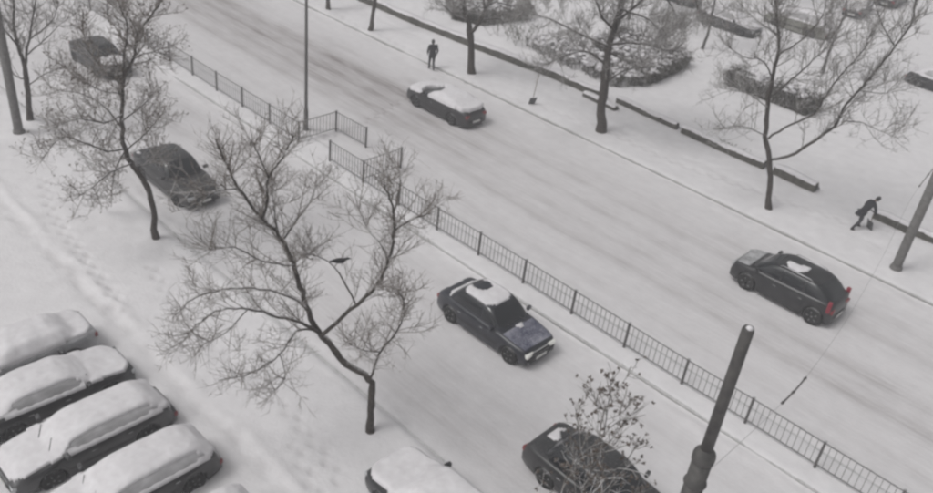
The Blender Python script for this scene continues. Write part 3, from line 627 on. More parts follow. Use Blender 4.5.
# ------------------------------------------------------------------ trees
def tube_arrays(path, r0, r1, n, V, F):
    P = np.asarray(path, float); k = len(P); b = sum(len(v) for v in V) if False else tube_arrays.c
    T = np.gradient(P, axis=0); T /= np.linalg.norm(T, axis=1)[:, None]+1e-9
    u = np.cross(T[0], (.3, .5, .81)); u /= np.linalg.norm(u)+1e-9
    U_ = u[None]-T*(T@u)[:, None]; U_ /= np.linalg.norm(U_, axis=1)[:, None]+1e-9; W_ = np.cross(T, U_)
    r = np.linspace(r0, r1, k)[:, None, None] if np.isscalar(r0) else np.asarray(r0)[:, None, None]
    a = np.arange(n)*2*np.pi/n; V.append((P[:, None]+r*(U_[:, None]*np.cos(a)[None, :, None]+W_[:, None]*np.sin(a)[None, :, None])).reshape(-1, 3))
    i = np.arange(k-1)[:, None]*n; j = np.arange(n)[None]; j2 = (j+1) % n
    F.append(np.stack([b+i+j, b+i+j2, b+i+n+j2, b+i+n+j], -1).reshape(-1, 4)); tube_arrays.c += k*n
tube_arrays.c = 0
def smooth_path(pts, k=4):
    P = np.array(pts, float)
    if len(P) < 3: return P if len(P) < 2 else np.linspace(P[0], P[1], 5)
    out = []; Q = np.vstack([2*P[0]-P[1], P, 2*P[-1]-P[-2]])
    for i in range(1, len(Q)-2):
        for t in np.linspace(0, 1, k, endpoint=False):
            p0, p1, p2, p3 = Q[i-1:i+3]; out.append(.5*((2*p1)+(-p0+p2)*t+(2*p0-5*p1+4*p2-p3)*t*t+(-p0+3*p1-3*p2+p3)*t**3))
    out.append(P[-1]); return np.array(out)
def rnd(): v = rng.randn(3); return v/np.linalg.norm(v)
def sprout(V, F, path, r, lvl, dens, lens, tips, t0=.15):
    """child branches along a path, recursively"""
    L = np.linalg.norm(np.diff(path, axis=0), axis=1).sum(); n = max(1, int(L*dens[lvl]+rng.rand())); k = len(path)
    for _ in range(n):
        t = t0+(1-t0)*rng.rand()**.8; i = min(k-2, int(t*(k-1))); f = t*(k-1)-i; p = path[i]*(1-f)+path[i+1]*f
        T = path[i+1]-path[i]; T /= np.linalg.norm(T)+1e-9
        d = T*.75+rnd()*.9+np.array((0, 0, .24)); d /= np.linalg.norm(d)
        l = lens[lvl]*(.45+.8*rng.rand())*(1.15-.45*t); m_ = 5 if lvl == 0 else (4 if lvl == 1 else 3)
        pts = [p]; q = p.copy(); dd = d.copy()
        for s_ in range(m_-1):
            dd = dd+rnd()*.22+np.array((0, 0, .05)); dd /= np.linalg.norm(dd); q = q+dd*l/(m_-1); pts.append(q)
        pts = np.array(pts); rr = (.019*TR, .0105*TR, .0075*TR)[lvl]; rr = min(rr*(.7+.5*rng.rand()), max(.006, r*.7))
        tube_arrays(pts, rr, max(.004*TR, rr*.4), 4 if lvl == 0 else 3, V, F)
        if lvl < 2: sprout(V, F, pts, rr, lvl+1, dens, lens, tips, .1)
        else: tips.append(pts[-1])
TH = .66; TR = .78
def base_z(x, y): return tz(x, y)
def make_tree(key, name, label, group, dens=(2.6, 5, 5), lens=(1.15, .55, .26), bark=M_BARK, twig=M_TWIG, leaves=0, leafm=None, skip=0):
    (bx_, by_), limbs = TREES[key]; t = thing(name, label, 'tree', (bx_, by_, base_z(bx_, by_)-.02), 0, group)
    CV, CF = [], []; tips = []; tube_arrays.c = 0; store = []
    for i, (pts, r0, r1) in enumerate(limbs):
        P = smooth_path(pts); P[1:-1] += rng.randn(len(P)-2, 3)*min(.02, r0*.25); store.append((P, r0, r1))
    for i, (P, r0, r1) in enumerate(store):
        tube_arrays.c = 0; V, F = [], []; k = len(P); s_ = np.linspace(0, 1, k); rad = r1+(r0-r1)*(1-s_)**.9
        rad = rad*TH
        if i == 0: z = P[:, 2]; rad = rad*(1+.30*np.exp(-np.clip(z, 0, 9)/.22)); rad = rad*(1+.06*rng.randn(k)*(rad > .05))
        tube_arrays(P, rad, None, 10 if i == 0 else 7, V, F)
        n_ = 10 if i == 0 else 7; V = np.vstack(V); F = np.vstack(F)
        np_mesh('trunk' if i == 0 else 'limb', V, F, bark, t, True)
    tube_arrays.c = 0
    for i, (P, r0, r1) in enumerate(store):
        st = .45 if i == 0 else .12; sprout(CV, CF, P, r1+.01, 0, dens, lens, tips, st)
        # a broom of twigs at the end of the limb
        for _ in range(2): sprout(CV, CF, P[-4:], r1, 1, (0, 9, dens[2]), (0, lens[1]*1.3, lens[2]), tips, .0)
    o = np_mesh('crown', np.vstack(CV), np.vstack(CF), twig, t); tag(o, kind='stuff')
    if leaves:
        add_leaves(t, tips, leaves, leafm or M_LEAF)
    return t, tips
def add_leaves(t, tips, prob, m_, size=.035, name='dead_leaves'):
    V, F = [], []
    for p in tips:
        if rng.rand() > prob: continue
        for _ in range(rng.randint(1, 4)):
            c = np.array(p)+rnd()*.04; u = rnd()*size*(.6+.8*rng.rand()); w_ = np.cross(u, rnd()); w_ *= .5*np.linalg.norm(u)/(np.linalg.norm(w_)+1e-9)
            b = len(V); V += [c-u, c+w_, c+u, c-w_]; F.append((b, b+1, b+2, b+3))
    if V: tag(np_mesh(name, np.array(V), np.array(F), m_, t), kind='stuff')
G1 = 'bare trees along the near pavement'; G2 = 'bare trees along the far pavement'
make_tree('T2', 'bare_tree', 'big leafless tree with wide spreading limbs above the lower left pavement', G1, (5.6, 7, 5), (1.1, .58, .28))
TH = .74
TR = 1.0
make_tree('T1', 'bare_tree', 'tall leafless tree with a slanting trunk and brownish twigs at the left', G1, (5, 7.5, 6), (1.15, .6, .28), leaves=.35)
TR = 1.25
make_tree('T3', 'bare_tree', 'forked leafless tree at the left edge beside the leaning-looking pole', G1, (3.6, 6, 5), (1.2, .6, .3), twig=M_TWIG_RIME)
make_tree('T6', 'bare_tree', 'leafless tree with one long limb slanting out to the upper right', G2, (3.8, 6, 5), (1.5, .75, .32), twig=M_TWIG_RIME)
TH = 1.0
make_tree('T5', 'bare_tree', 'thick-trunked rimed tree near the gap in the low wall', G2, (5.5, 7, 6), (1.6, .8, .34), bark=M_BARK, twig=M_TWIG_RIME)
make_tree('T4', 'bare_tree', 'tree forking just above head height right of the walking person', G2, (5, 7, 6), (1.4, .7, .34), twig=M_TWIG_RIME)
TH = .8
make_tree('T7', 'bare_tree', 'slim trunk at the top edge left of the walking person, crown out of sight', G2, (2, 3, 3))
make_tree('T8', 'bare_tree', 'short piece of dark trunk at the top edge right of the street lamp', G2, (2, 3, 3))

# generic trees of the yard and the leafy young tree
def generic(key, bx_, by_, H, spread, nl, r, lean=(0, 0), up=.9, first=.28):
    limbs = []; top = np.array((lean[0], lean[1], H)); tr = [np.array((0, 0, -.1))]
    for k in range(1, 7): tr.append(top*k/6+np.array((rng.randn()*.08, rng.randn()*.08, 0))*H/8)
    limbs.append((tr, r, r*.15)); 
    for i in range(nl):
        f = first+(.92-first)*i/nl; p = tr[0]+(top-tr[0])*f; k = min(5, int(f*6)); p = tr[k]*(1-(f*6-k))+tr[k+1]*(f*6-k); a = i*2.4+rng.rand()*.6; l = spread*(1.15-f*.8)*(.8+.4*rng.rand())
        d = np.array((math.cos(a), math.sin(a), up)); q = [p]
        for s_ in range(4): d = d+rnd()*.22+np.array((0, 0, .08)); d /= np.linalg.norm(d); q.append(q[-1]+d*l/4)
        limbs.append((q, r*.42*(1.1-f), .012))
    TREES[key] = ((bx_, by_), limbs)
TR = .8
generic('T9', 14.3, -9.8, 7.0, 2.1, 20, .045, (-.1, .35), 1.05, .42)
t9, tips = make_tree('T9', 'young_tree', 'small tree with clusters of dark dead leaves on pale twigs beside the near pole', G1, (3, 3.4, 2.2), (.6, .32, .16), bark=M_BARK_RIME, twig=M_TWIG_RIME, leaves=0)
TR = 1.5
random.shuffle(tips)
V, F = [], []
for p in tips[::max(1, len(tips)//400)]:
    for _ in range(11):
        c = np.array(p)+rnd()*.05*rng.rand(); u = rnd()*.026; w_ = np.cross(u, rnd()); w_ *= .018/(np.linalg.norm(w_)+1e-9); b = len(V); V += [c-u, c+w_, c+u, c-w_]; F.append((b, b+1, b+2, b+3))
tag(np_mesh('dead_leaves', np.array(V), np.array(F), M_LEAF, t9), kind='stuff')
for i, (x, y, H, sp, lb) in enumerate([(-12.5, 30, 8, 3.0, 'rimed tree in the yard beyond the rounded hedge at the top middle'), (.5, 33, 8, 3.0, 'rimed tree in the yard between the greenish car and the low wall'),
        (-9.0, 45, 9, 3.4, 'rimed tree far back in the yard at the top edge'), (7.5, 46, 9, 3.2, 'rimed tree far back in the yard near the upper right corner'), (-6.2, 29.5, 7.5, 2.8, 'rimed tree in the yard above the snow mound behind the thick trunk'),
        (9.5, 31, 6, 2.2, 'low rimed tree in the yard close to the right edge')]):
    generic('Y%d' % i, x, y, H, sp, 10, .13)
    make_tree('Y%d' % i, 'yard_tree', lb, 'rimed trees in the yard', (2.8, 4.5, 4), (1.3, .7, .38), bark=M_BARK_RIME, twig=M_TWIG_RIME)

def shrub(label, x, y, sx, sy, h, n, m_=None, lens=(.6, .35, .18), dens=(4, 5, 4)):
    t = thing('shrub', label, 'shrub', (x, y, tz(x, y)-.03), 0, 'shrubs of the yard'); V, F, tips = [], [], []; tube_arrays.c = 0
    for i in range(n):
        p = np.array(((rng.rand()-.5)*sx, (rng.rand()-.5)*sy, 0)); d = np.array((rng.randn()*.35, rng.randn()*.35, 1.)); q = [p]
        for s_ in range(4): d = d+rnd()*.2; d /= np.linalg.norm(d); q.append(q[-1]+d*h*(.7+.4*rng.rand())/4)
        q = np.array(q); tube_arrays(q, .014, .006, 4, V, F); sprout(V, F, q, .012, 1, (0, dens[1], dens[2]), (0, lens[1], lens[2]), tips, .15)
    tag(np_mesh('branches', np.vstack(V), np.vstack(F), m_ or M_SHRUB, t), kind='stuff'); add_leaves(t, tips, .6, M_LEAFG, .05, 'withered_leaves'); return t
def hedge(label, P, h, name='hedge', side=1.0, dens=26, cover=.6, group='snowy hedges and planting beyond the low wall'):
    """P: convex quad (world xy) filled with upright twigs, small withered leaves and lumps of snow on top"""
    P = np.array(P, float); c0 = P.mean(0); t = thing(name, label, 'hedge', (c0[0], c0[1], tz(*c0)-.03), 0, group); V, F, tips = [], [], []; tube_arrays.c = 0
    A = abs(sum(P[i][0]*P[(i+1) % 4][1]-P[(i+1) % 4][0]*P[i][1] for i in range(4)))/2
    def pt(edge):
        u, v = rng.rand(), rng.rand()
        if edge: u = u if rng.rand() < .5 else 0; v = v if u else v; 
        if edge:
            k = rng.randint(4); q = P[k]*(1-v)+P[(k+1) % 4]*v; return q+(c0-q)*rng.rand()*.06
        return (P[0]*(1-u)+P[1]*u)*(1-v)+(P[3]*(1-u)+P[2]*u)*v
    per = sum(np.linalg.norm(P[i]-P[(i+1) % 4]) for i in range(4))
    for i in range(int(A*dens*.35+per*dens*side)):
        p2 = pt(i > A*dens*.35)-c0; hh = h*(.75+.3*rng.rand()); p = np.array((p2[0], p2[1], 0.)); d = np.array((rng.randn()*.22, rng.randn()*.22, 1.)); q = [p]
        for s_ in range(3): d = d+rnd()*.25; d /= np.linalg.norm(d); q.append(q[-1]+d*hh/3)
        q = np.array(q); tube_arrays(q, .016, .008, 3, V, F)
        for _ in range(9):
            a_ = q[rng.randint(4)]; b_ = rnd()*.16+np.array((0, 0, .05)); tube_arrays(np.array([a_, a_+b_*.5+rnd()*.02, a_+b_]), .010, .006, 3, V, F); tips.append(a_+b_)
    tag(np_mesh('branches', np.vstack(V), np.vstack(F), M_HEDGE, t), kind='stuff'); add_leaves(t, tips, .5, M_LEAFG, .05, 'withered_leaves')
    bm = bmesh.new(); bmesh.ops.create_icosphere(bm, subdivisions=1, radius=1); iv = np.array([v.co[:] for v in bm.verts]); fi = np.array([[v.index for v in f.verts] for f in bm.faces]); bm.free()
    LV, LF = [], []
    for k in range(int(A*cover/.035)):
        p2 = pt(rng.rand() < .1)-c0; r = .06+.16*rng.rand()**2; z_ = h*(.82+.25*rng.rand()); LV.append(iv*np.array((r*(1+.4*rng.rand()), r*(1+.4*rng.rand()), r*.5))+rng.randn(len(iv), 3)*r*.08+np.array((p2[0], p2[1], z_))); LF.append(fi+k*len(iv))
    tag(np_mesh('snow_clumps', np.vstack(LV), np.vstack(LF), M_CAP, t, True), kind='stuff'); return t
hedge('wide bed of snowy mottled bushes behind the thick-trunked tree and the low wall', [(-12.4, 18.9), (-5.2, 18.5), (-4.3, 20.2), (-11.6, 22.0)], .75, 'shrub_bed', cover=.62, dens=30, side=.15)
hedge('bushy snow-topped hedge with a dark side, behind and right of the thick trunk', [(-9.8, 22.4), (-4.2, 20.4), (-4.8, 25.6), (-9.8, 26.4)], .95, dens=34, cover=.7)
hedge('long low hedge with snowy twigs behind the slanting-limb tree', [(-1.9, 25.1), (3.2, 25.2), (3.3, 26.6), (-1.8, 26.4)], 1.0, dens=44, cover=.45)
hedge('rounded snowy hedge at the top edge right of the forked tree', [(-18.4, 18.5), (-16.3, 19.4), (-15.9, 23.4), (-18.4, 23.2)], 1.0, dens=36, cover=.55)
shrub('rimed shrub behind the low wall beside the forked tree', -13.4, 19.4, 2.6, 2.0, 1.2, 34)
shrub('low weedy shrub at the foot of the low wall behind the slanting-limb tree', 3.3, 17.15, 1.6, .35, .45, 26, lens=(.3, .2, .1))
shrub('rimed shrub among the parked cars at the top right', 6.5, 42, 3.0, 2.0, 1.6, 34)
shrub('rimed shrub in the middle of the yard', -10.0, 31.5, 4.2, 2.0, 1.5, 44)

# ------------------------------------------------------------------ low wall
def wall_run(label, pts, h=.42, w_=.30):
    root = thing('low_wall', label, 'wall', (*pts[0], 0), 0, 'pieces of the low wall along the far pavement'); P = [Vector((p[0], p[1], 0)) for p in pts]; fine = [P[0]]
    for a_, b_ in zip(P[:-1], P[1:]):
        n = max(1, int((b_-a_).length/.5)); fine += [a_+(b_-a_)*i/n for i in range(1, n+1)]
    rows = []; rows2 = []
    for i, p in enumerate(fine):
        t = (fine[min(i+1, len(fine)-1)]-fine[max(0, i-1)]).normalized(); nn = Vector((-t.y, t.x, 0)); z = tz(p.x, p.y); hh = h+.03*math.sin(i*.9)+.02*math.sin(i*2.3); q = p-P[0]
        jj = [.012*math.sin(i*3.1+k*2) for k in range(4)]
        rows.append([q-nn*(w_/2+jj[0])+Vector((0, 0, z-.3)), q-nn*(w_/2+jj[1])+Vector((0, 0, z+hh)), q+nn*(w_/2)+Vector((0, 0, z+hh)), q+nn*(w_/2)+Vector((0, 0, z-.3))])
        s_ = .10+.03*math.sin(i*1.3)+.02*math.sin(i*.37)
        rows2.append([q-nn*(w_/2+.01)+Vector((0, 0, z+hh-.03)), q-nn*(w_/2+.0)+Vector((0, 0, z+hh+s_*.6)), q-nn*w_*.2+Vector((0, 0, z+hh+s_)), q+nn*w_*.4+Vector((0, 0, z+hh+s_*.9)), q+nn*(w_*.9)+Vector((0, 0, z+hh*.5)), q+nn*(w_*1.8)+Vector((0, 0, z-.05))])
    b = MB().grid(rows); b.f.append((0, 1, 2, 3)); o = (len(rows)-1)*4; b.f.append((o+3, o+2, o+1, o)); b.build('wall', M_WALL, root)
    MB().grid(rows2).build('snow_cap', M_CAP, root, True)
wall_run('long low wall with a snow cap running from the top edge to the thick-trunked tree', [(-30, 15.75), (-24, 15.75), (-18, 15.8), (-12, 16.3), (-8, 16.75), (-4.6, 16.8)])
wall_run('short offset low wall piece passing behind the foot of the thick trunk', [(-5.5, 16.25), (-3.2, 16.1)], .2, .25)
wall_run('low wall piece right of the thick-trunked tree', [(-3.9, 17.15), (0.1, 16.95)], .30, .22)
wall_run('low wall piece ending behind the trunk of the slanting-limb tree', [(.45, 16.9), (5.2, 16.85)], .34, .25)
wall_run('last low wall piece, thick and dark, right of the slanting-limb tree', [(5.75, 16.85), (7.9, 16.8)], .40, .34)
wall_run('low wall piece running from the stooping person to the right edge', [(10.7, 16.85), (14, 16.8), (20, 16.8)], .34, .25)

# ------------------------------------------------------------------ railing
PAN = 2.2963; NB = 12; HF = .98
post_src = None; bal_src = None
def rail_thing(label, group='iron railings on the median'): return thing('iron_railing', label, 'railing', (0, 0, 0), 0, group)
def post(parent, x, y, h=HF+.06):
    global post_src
    z = tz(x, y)-.15
    if post_src is None:
        b = MB().box((0, 0, .6), (.07, .07, 1.2), bev=.006).box((0, 0, 1.21), (.085, .085, .03), bev=.008); post_src = b.build('post', M_IRON, parent)
        o = post_src
    else: o = inst(post_src, parent)
    o.location = (x, y, z); o.scale = (1, 1, (h+.15)/1.22); return o
def panel(parent, a_, b_):
    global bal_src
    a_ = Vector((*a_, 0)); b_ = Vector((*b_, 0)); t = (b_-a_).normalized(); L = (b_-a_).length; za = tz(a_.x, a_.y); zb = tz(b_.x, b_.y); rz = math.atan2(t.y, t.x)
    for h in (HF, .14):
        MB().tube([a_+t*.035+Vector((0, 0, za+h)), b_-t*.035+Vector((0, 0, zb+h))], .022, 4).build('rail', M_IRON, parent)
    # a skin of snow on the top rail
    n = max(2, round(L/PAN*NB))
    for i in range(1, n):
        p = a_+(b_-a_)*i/n; z = za+(zb-za)*i/n
        if bal_src is None:
            bal_src = MB().box((0, 0, .42), (.018, .018, .84)).build('baluster', M_RAIL, parent); o = bal_src
        else: o = inst(bal_src, parent)
        o.location = (p.x, p.y, z+.14); o.rotation_euler = (0, 0, rz)
X = lambda n: .0+PAN*n
r1 = rail_thing('long dark railing from the crossing gap to the lower right corner')
for n in range(-3, 10): post(r1, X(n), 0)
for n in range(-3, 9): panel(r1, (X(n), 0), (X(n+1), 0))
r2 = rail_thing('dark railing running from the street lamp to the upper left')
for n in range(-18, -3): post(r2, X(n), 0)
for n in range(-18, -4): panel(r2, (X(n), 0), (X(n+1), 0))
r3 = rail_thing('short detached railing panel across the crossing gap beside the street lamp')
post(r3, -9.4, 2.27); post(r3, -7.25, 2.32); panel(r3, (-9.4, 2.27), (-7.25, 2.32)); panel(r3, (-9.2, .08), (-9.4, 2.27))
r4 = rail_thing('short railing panel standing out at a right angle from the long railing by the gap')
post(r4, -4.85, 2.34); panel(r4, (-4.65, .08), (-4.85, 2.34))

# ------------------------------------------------------------------ poles, lamp, wire
def pole(label, x, y, m_, cat='pole', top=9.9, rl=.185, ru=.10, step=7.0, group='stepped poles carrying the span wires'):
    z = tz(x, y)-.1; t = thing('utility_pole', label, cat, (x, y, z), 0, group)
    MB().lathe([(rl*1.02, 0), (rl, .5), (rl*.97, step-z)], 20).build('lower_shaft', m_, t, True)
    MB().lathe([(rl*.98, 0), (rl*1.1, .03), (rl*1.1, .16), (rl*1.0, .22), (ru*1.15, .30)], 20, (0, 0, step-z-.02)).build('collar', m_, t, True)
    MB().lathe([(ru*1.08, 0), (ru, top-step-.06), (ru*.8, top-step-.01)], 18, (0, 0, step-z+.25)).build('upper_shaft', m_, t, True)
    MB().lathe([(ru*.62, 0), (ru*.5, .03), (ru*.3, .045), (.005, .05)], 16, (.02, -.02, top-z+.235)).build('snow_cap', M_CAP, t, True)
    MB().lathe([(rl*1.35, 0), (rl*1.3, .18), (rl*1.02, .26)], 18).build('foot', m_, t, True)
    return t
p1 = pole('dark stepped pole right of the small leafy tree, its top within the picture', 16.28, -9.62, M_POLE, top=9.72)
MB().tube([(0, .1, 6.35), (-.03, .42, 6.42)], .02, 6).build('bracket', M_POLE, p1); MB().lathe([(.20, 0), (.215, .04), (.20, .08)], 18, (0, 0, 6.3)).build('clamp', M_POLE, p1, True)
p2 = pole('grey pole rising out of the picture at the right edge by the stooping person', 13.2, 13.1, M_POLE2, top=10.2)
MB().lathe([(.20, 0), (.215, .04), (.20, .08)], 18, (0, 0, 5.3)).build('clamp', M_POLE2, p2, True)
pole('pale pole at the left edge in front of the forked tree', -16.13, -9.5, M_POLE2, top=10.2)
x, y = -10.03, 1.01; z = tz(x, y)-.1
lp = thing('street_lamp', 'tall thin street lamp post in the crossing gap of the railing', 'street lamp', (x, y, z))
MB().lathe([(.16, 0), (.16, .12), (.11, .18), (.10, 1.1), (.075, 1.25), (.055, 9.6)], 16).build('shaft', M_IRON, lp, True)
for sg in (1, -1):
    MB().tube([(0, 0, 9.5), (0, sg*.35, 9.9), (0, sg*1.1, 10.1)], .035, 8).build('arm', M_IRON, lp, True)
    MB().box((0, sg*1.4, 10.1), (.24, .62, .12), bev=.04).build('lamp_head', M_POLE2, lp, True)
wr = thing('span_wire', 'thin span wire with insulators hanging between the near pole and the right-hand pole', 'wire', (0, 0, 0))
pts = [(16.25, -9.44, 6.32), (16.15, -8.4, 6.0), (15.95, -5.6, 5.45), (15.72, -3.2, 5.0), (15.2, .5, 4.72), (14.4, 5, 4.62), (13.55, 9.2, 4.85), (13.25, 12.0, 5.2), (13.2, 12.9, 5.38)]
MB().tube(smooth_path(pts, 5), .005, 5).build('wire', M_WIRE, wr, True)
sp_ = smooth_path(pts, 12)
def ins(i0, i1, r):
    seg = sp_[i0:i1+1]; MB().tube(seg, r, 7).build('tension_rod', M_INSUL, wr, True)
    for q in (seg[0], seg[len(seg)//2], seg[-1]):
        b = MB(); b.lathe([(.008, -.08), (.028, -.05), (.034, 0), (.028, .05), (.008, .08)], 10, tuple(q), 'Y'); b.build('insulator', M_INSUL, wr, True)
k3 = 12*3; ins(k3-8, k3, .02); k5 = 12*6; ins(k5+4, k5+12, .015)

# ------------------------------------------------------------------ people
def skin(name, chains, m_, parent, sub=1, root=0):
    """chains: list of [(point, radius), ...]; one continuous skinned surface, joined where points coincide"""
    V, E, Rr, idx = [], [], [], {}
    for ch in chains:
        prev = None
        for p, r in ch:
            k = tuple(round(c, 4) for c in p)
            if k not in idx: idx[k] = len(V); V.append(k); Rr.append(r if isinstance(r, tuple) else (r, r))
            i = idx[k]
            if prev is not None and prev != i: E.append((prev, i))
            prev = i
    me = bpy.data.meshes.new(name); me.from_pydata(V, E, []); o = bpy.data.objects.new(name, me); COL.objects.link(o)
    me.materials.append(m_); o.parent = parent
    md = o.modifiers.new('Skin', 'SKIN'); md.use_smooth_shade = True
    for i, v in enumerate(me.skin_vertices[0].data): v.radius = Rr[i]; v.use_root = (i == root)
    s_ = o.modifiers.new('Sub', 'SUBSURF'); s_.levels = sub; s_.render_levels = sub
    dg = bpy.context.evaluated_depsgraph_get(); dg.update(); me2 = bpy.data.meshes.new_from_object(o.evaluated_get(dg)); o.modifiers.clear(); o.data = me2
    if not me2.materials: me2.materials.append(m_)
    return o
def hand(parent, wrist, dirn, palm_n, m_, curl=.5):
    """palm, four unequal bent fingers and a thumb from the side of the palm, one mesh"""
    w_ = Vector(wrist); d = Vector(dirn).normalized(); n = Vector(palm_n).normalized(); s_ = d.cross(n).normalized(); ch = []
    pc = w_+d*.05; ch.append([(tuple(w_), (.024, .018)), (tuple(pc), (.034, .016))])
    for k, (off, ln) in enumerate([(-.030, .068), (-.010, .078), (.010, .073), (.029, .058)]):
        b_ = w_+d*.088+s_*off; q = b_+(d*math.cos(curl*.5)+n*math.sin(curl*.5))*ln*.5; e_ = q+(d*math.cos(curl*1.5)+n*math.sin(curl*1.5))*ln*.5
        ch.append([(tuple(pc), (.034, .016)), (tuple(b_), .0095), (tuple(q), .009), (tuple(e_), .0075)])
    tb = w_+d*.035-s_*.034; ch.append([(tuple(pc), (.034, .016)), (tuple(tb), .012), (tuple(tb+(d*.6-s_*.6+n*.4).normalized()*.035), .010), (tuple(tb+(d*.9-s_*.25+n*.7).normalized()*.062), .008)])
    return skin('glove', ch, m_, parent, 1)
def head(parent, c, fwd, up):
    """head with brow, nose, chin, ears and eyes at centre c"""
    c = Vector(c); f = Vector(fwd).normalized(); u = (Vector(up)-f*Vector(up).dot(f)).normalized(); s_ = f.cross(u)
    bm = bmesh.new(); bmesh.ops.create_uvsphere(bm, u_segments=20, v_segments=16, radius=1)
    for v in bm.verts:
        x, y, z_ = v.co; w2 = .075*(1-.28*max(0, -z_)); dd = .095*(1-.1*max(0, -z_)); px, py, pz = x*w2, y*dd, z_*.118
        if y > .6:   # face side
            if abs(x) < .22 and -.35 < z_ < .1: py += .018*(1-abs(x)/.22)*(1-abs(z_+.15)/.28)
            if abs(abs(x)-.38) < .16 and 0 < z_ < .22: py -= .008
            if abs(x) < .35 and -.75 < z_ < -.5: py += .006
        v.co = s_*px+f*py+u*pz+c
    for sg in (1, -1):
        M = Matrix.Translation(c+s_*sg*.076-u*.01) @ Matrix.Diagonal((.012, .02, .03, 1)); bmesh.ops.create_uvsphere(bm, u_segments=8, v_segments=6, radius=1, matrix=M)
    me = bpy.data.meshes.new('head'); bm.to_mesh(me); bm.free(); me.polygons.foreach_set('use_smooth', [True]*len(me.polygons)); me.materials.append(M_SKIN)
    o = bpy.data.objects.new('head', me); COL.objects.link(o); o.parent = parent
    for sg in (1, -1): MB().lathe([(.002, -.01), (.009, -.006), (.011, 0), (.009, .006), (.002, .01)], 8, tuple(c+s_*sg*.03+u*.012+f*.082)).build('eye', M_FEATHER, o)
    MB().box(tuple(c+f*.086-u*.055), (.035, .012, .006)).build('mouth', M_TAIL, o)
    # hat
    b = bmesh.new(); bmesh.ops.create_uvsphere(b, u_segments=18, v_segments=12, radius=1)
    for v in list(b.verts):
        if v.co.z < (.15 if v.co.y > .35 else -.75): b.verts.remove(v)
    for v in b.verts: x, y, z_ = v.co; v.co = s_*x*.09+f*y*.108+u*z_*.14+c+u*.0
    me = bpy.data.meshes.new('hat'); b.to_mesh(me); b.free(); me.polygons.foreach_set('use_smooth', [True]*len(me.polygons)); me.materials.append(M_HAT)
    h = bpy.data.objects.new('hat', me); COL.objects.link(h); h.parent = parent
def person(label, loc, rz, J, head_c, head_f, head_u, hands):
    """J: joints in the local frame (x forward, y left); body is one continuous surface, clothes are children"""
    t = thing('person', label, 'person', loc, rz); P, N_, C_ = J['pelvis'], J['neck'], J['chest']
    waist = tuple((a_+b_)/2 for a_, b_ in zip(P, C_)); mid = lambda a_, b_, k=.5: tuple(a_[i]+(b_[i]-a_[i])*k for i in range(3))
    ch = [[(P, (.125, .10)), (waist, (.115, .09)), (C_, (.15, .105)), (N_, .055), (mid(N_, head_c, .6), .05)]]
    coat = [[(P, (.18, .155)), (waist, (.17, .14)), (C_, (.195, .15)), (mid(C_, N_, .8), .10), (mid(N_, head_c, .25), .085)]]
    tr = []
    for sd in 'LR':
        sh, el, wr_ = J['sh'+sd], J['el'+sd], J['wr'+sd]; hp, kn, an, toe = J['hip'+sd], J['knee'+sd], J['ank'+sd], J['toe'+sd]
        ch += [[(C_, (.15, .105)), (sh, .06), (mid(sh, el), .05), (el, .04), (wr_, .026)], [(P, (.125, .10)), (hp, .085), (mid(hp, kn), .075), (kn, .052), (mid(kn, an, .35), .052), (an, .036), (toe, (.04, .028))]]
        coat.append([(C_, (.185, .135)), (sh, .085), (mid(sh, el), .078), (el, .066), (mid(el, wr_, .96), .05)])
        tr.append([(P, (.15, .12)), (hp, .105), (mid(hp, kn), .095), (kn, .072), (mid(kn, an, .9), .06)])
        hl = tuple(Vector(an)-(Vector(toe)-Vector(an))*.3); skin('boot', [[(mid(kn, an, .72), .062), (an, .058), (mid(an, toe, .55), (.055, .045)), (toe, (.05, .036))], [(an, .058), (hl, .045)]], M_BOOT, t, 1)
    skin('body', ch, M_SKIN, t, 1); skin('coat', coat, M_COAT, t, 1); skin('trousers', tr, M_TROUSER, t, 1)
    # coat skirt below the waist
    px, py, pz = P; b = MB(); rows = []
    ax_ = (Vector(P)-Vector(C_)).normalized()
    for k in range(6):
        c = Vector(P)+ax_*(-.12+.06*k); r = .175+.008*k; rows.append([tuple(c+Vector((math.cos(a_)*r*.78, math.sin(a_)*r, .0))) for a_ in [2*math.pi*i/16 for i in range(17)]])
    b.grid(rows); b.build('coat_skirt', M_COAT, t, True)
    head(t, head_c, head_f, head_u)
    for w_, d, n in hands: hand(t, w_, d, n, M_BOOT)
    return t
# walking person, seen from behind at the edge of the far carriageway
J = dict(pelvis=(0, 0, .95), chest=(.02, 0, 1.28), neck=(.03, 0, 1.48), shL=(.02, .19, 1.42), elL=(-.04, .27, 1.15), wrL=(.10, .25, .94), shR=(.02, -.19, 1.42), elR=(-.08, -.27, 1.16), wrR=(.02, -.24, .93),
         hipL=(0, .09, .90), kneeL=(.12, .10, .50), ankL=(.10, .10, .09), toeL=(.27, .11, .05), hipR=(0, -.09, .90), kneeR=(-.02, -.09, .49), ankR=(-.20, -.09, .10), toeR=(-.04, -.10, .05))
x, y = -12.78, 11.55
person('person in dark clothes walking on the far roadside left of the forked tree', (x, y, tz(x, y)-.03), R_(150), J, (.06, 0, 1.62), (1, 0, -.1), (0, 0, 1), [(J['wrL'], (.3, 0, -1), (0, -1, 0)), (J['wrR'], (.2, 0, -1), (0, 1, 0))])
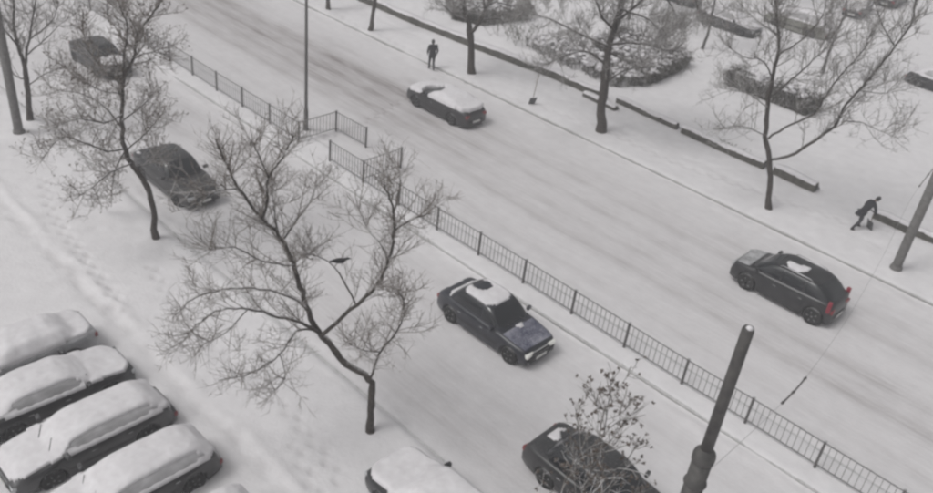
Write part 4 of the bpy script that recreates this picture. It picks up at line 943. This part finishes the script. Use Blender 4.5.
# stooping person with a shovel, back rounded, leaning to the right of the picture
J = dict(pelvis=(-.16, 0, .88), chest=(.08, 0, 1.20), neck=(.22, 0, 1.40), shL=(.16, .19, 1.32), elL=(.10, .32, 1.04), wrL=(.36, .16, .90), shR=(.16, -.19, 1.32), elR=(.22, -.32, 1.06), wrR=(.44, -.10, .78),
         hipL=(-.16, .09, .84), kneeL=(.10, .15, .48), ankL=(.0, .15, .09), toeL=(.17, .17, .05), hipR=(-.16, -.09, .84), kneeR=(-.22, -.14, .45), ankR=(-.50, -.15, .10), toeR=(-.33, -.17, .05))
x, y = 10.75, 15.25
sp = person('person in dark clothes stooping over a shovel at the end of the low wall', (x, y, tz(x, y)-.03), R_(55), J, (.36, 0, 1.50), (1, 0, -.6), (.5, 0, 1), [(J['wrL'], (.35, -.6, -.4), (1, 0, 0)), (J['wrR'], (.2, .4, -.6), (1, 0, 0))])
def shovel(label, loc, rz, tilt, blade_down=True, L=1.45):
    t = thing('snow_shovel', label, 'shovel', loc, rz, None); t.rotation_euler = (0, tilt, rz)
    MB().tube([(0, 0, .36), (0, 0, L)], .017, 8).build('handle', M_WOOD, t, True)
    MB().tube([(0, -.06, L), (0, .06, L)], .016, 8).build('grip', M_WOOD, t, True)
    rows = [[(.05*(1-(v/3-1)**2)-.03+.02*u, (v/3-1)*.21, .02+.42*u/4) for v in range(7)] for u in range(5)]
    back = [[(p[0]-.012, p[1], p[2]) for p in r] for r in rows]; b = MB().grid(rows); b.grid([r[::-1] for r in back]); b.tube([rows[4][0], rows[4][3], rows[4][6]], .012, 6); b.tube([(0, 0, .40), (0, 0, .2)], .022, 8); b.build('blade', M_BLADE, t, True)
x, y = -6.29, 12.8
shovel('dark-bladed shovel standing upright in the snow between the forked and the thick-trunked tree', (x, y, tz(x, y)-.02), R_(-15), .12, L=1.75)
x, y = 11.03, 15.60
shovel('shovel held in both hands by the stooping person', (x, y, tz(x, y)-.02), R_(55+180), .05, L=1.15)

# ------------------------------------------------------------------ crow in the big bare tree
cr = thing('crow', 'black bird perched among the twigs of the big bare tree', 'bird', (6.36, -9.86, 5.92), R_(50))
MB().tube([(-.15, 0, -.01), (-.12, 0, 0), (-.05, 0, .01), (.03, 0, .02), (.08, 0, .045), (.115, 0, .075), (.15, 0, .09), (.19, 0, .092), (.212, 0, .09)], [.012, .03, .058, .06, .045, .034, .035, .028, .006], 12).build('body', M_FEATHER, cr, True)
MB().tube([(.20, 0, .092), (.235, 0, .088), (.265, 0, .078)], [.017, .012, .002], 8).build('beak', M_FEATHER, cr)
MB().grid([[(-.10, -.03, .02), (-.10, .03, .02)], [(-.20, -.035, 0), (-.20, .035, 0)], [(-.28, -.045, -.02), (-.28, .045, -.02)]]).grid([[(-.10, .03, .008), (-.10, -.03, .008)], [(-.28, .045, -.03), (-.28, -.045, -.03)]]).build('tail', M_FEATHER, cr)
for sg in (1, -1):
    MB().grid([[(.09, sg*.062, .06), (.08, sg*.075, 0)], [(-.05, sg*.07, .055), (-.06, sg*.078, -.02)], [(-.22, sg*.025, .02), (-.22, sg*.03, -.01)]]).build('wing', M_FEATHER, cr, True)
    MB().tube([(.02, sg*.025, -.04), (.03, sg*.03, -.12)], .006, 5).build('leg', M_FEATHER, cr)
MBt = MB()
print("objects", len(bpy.data.objects))
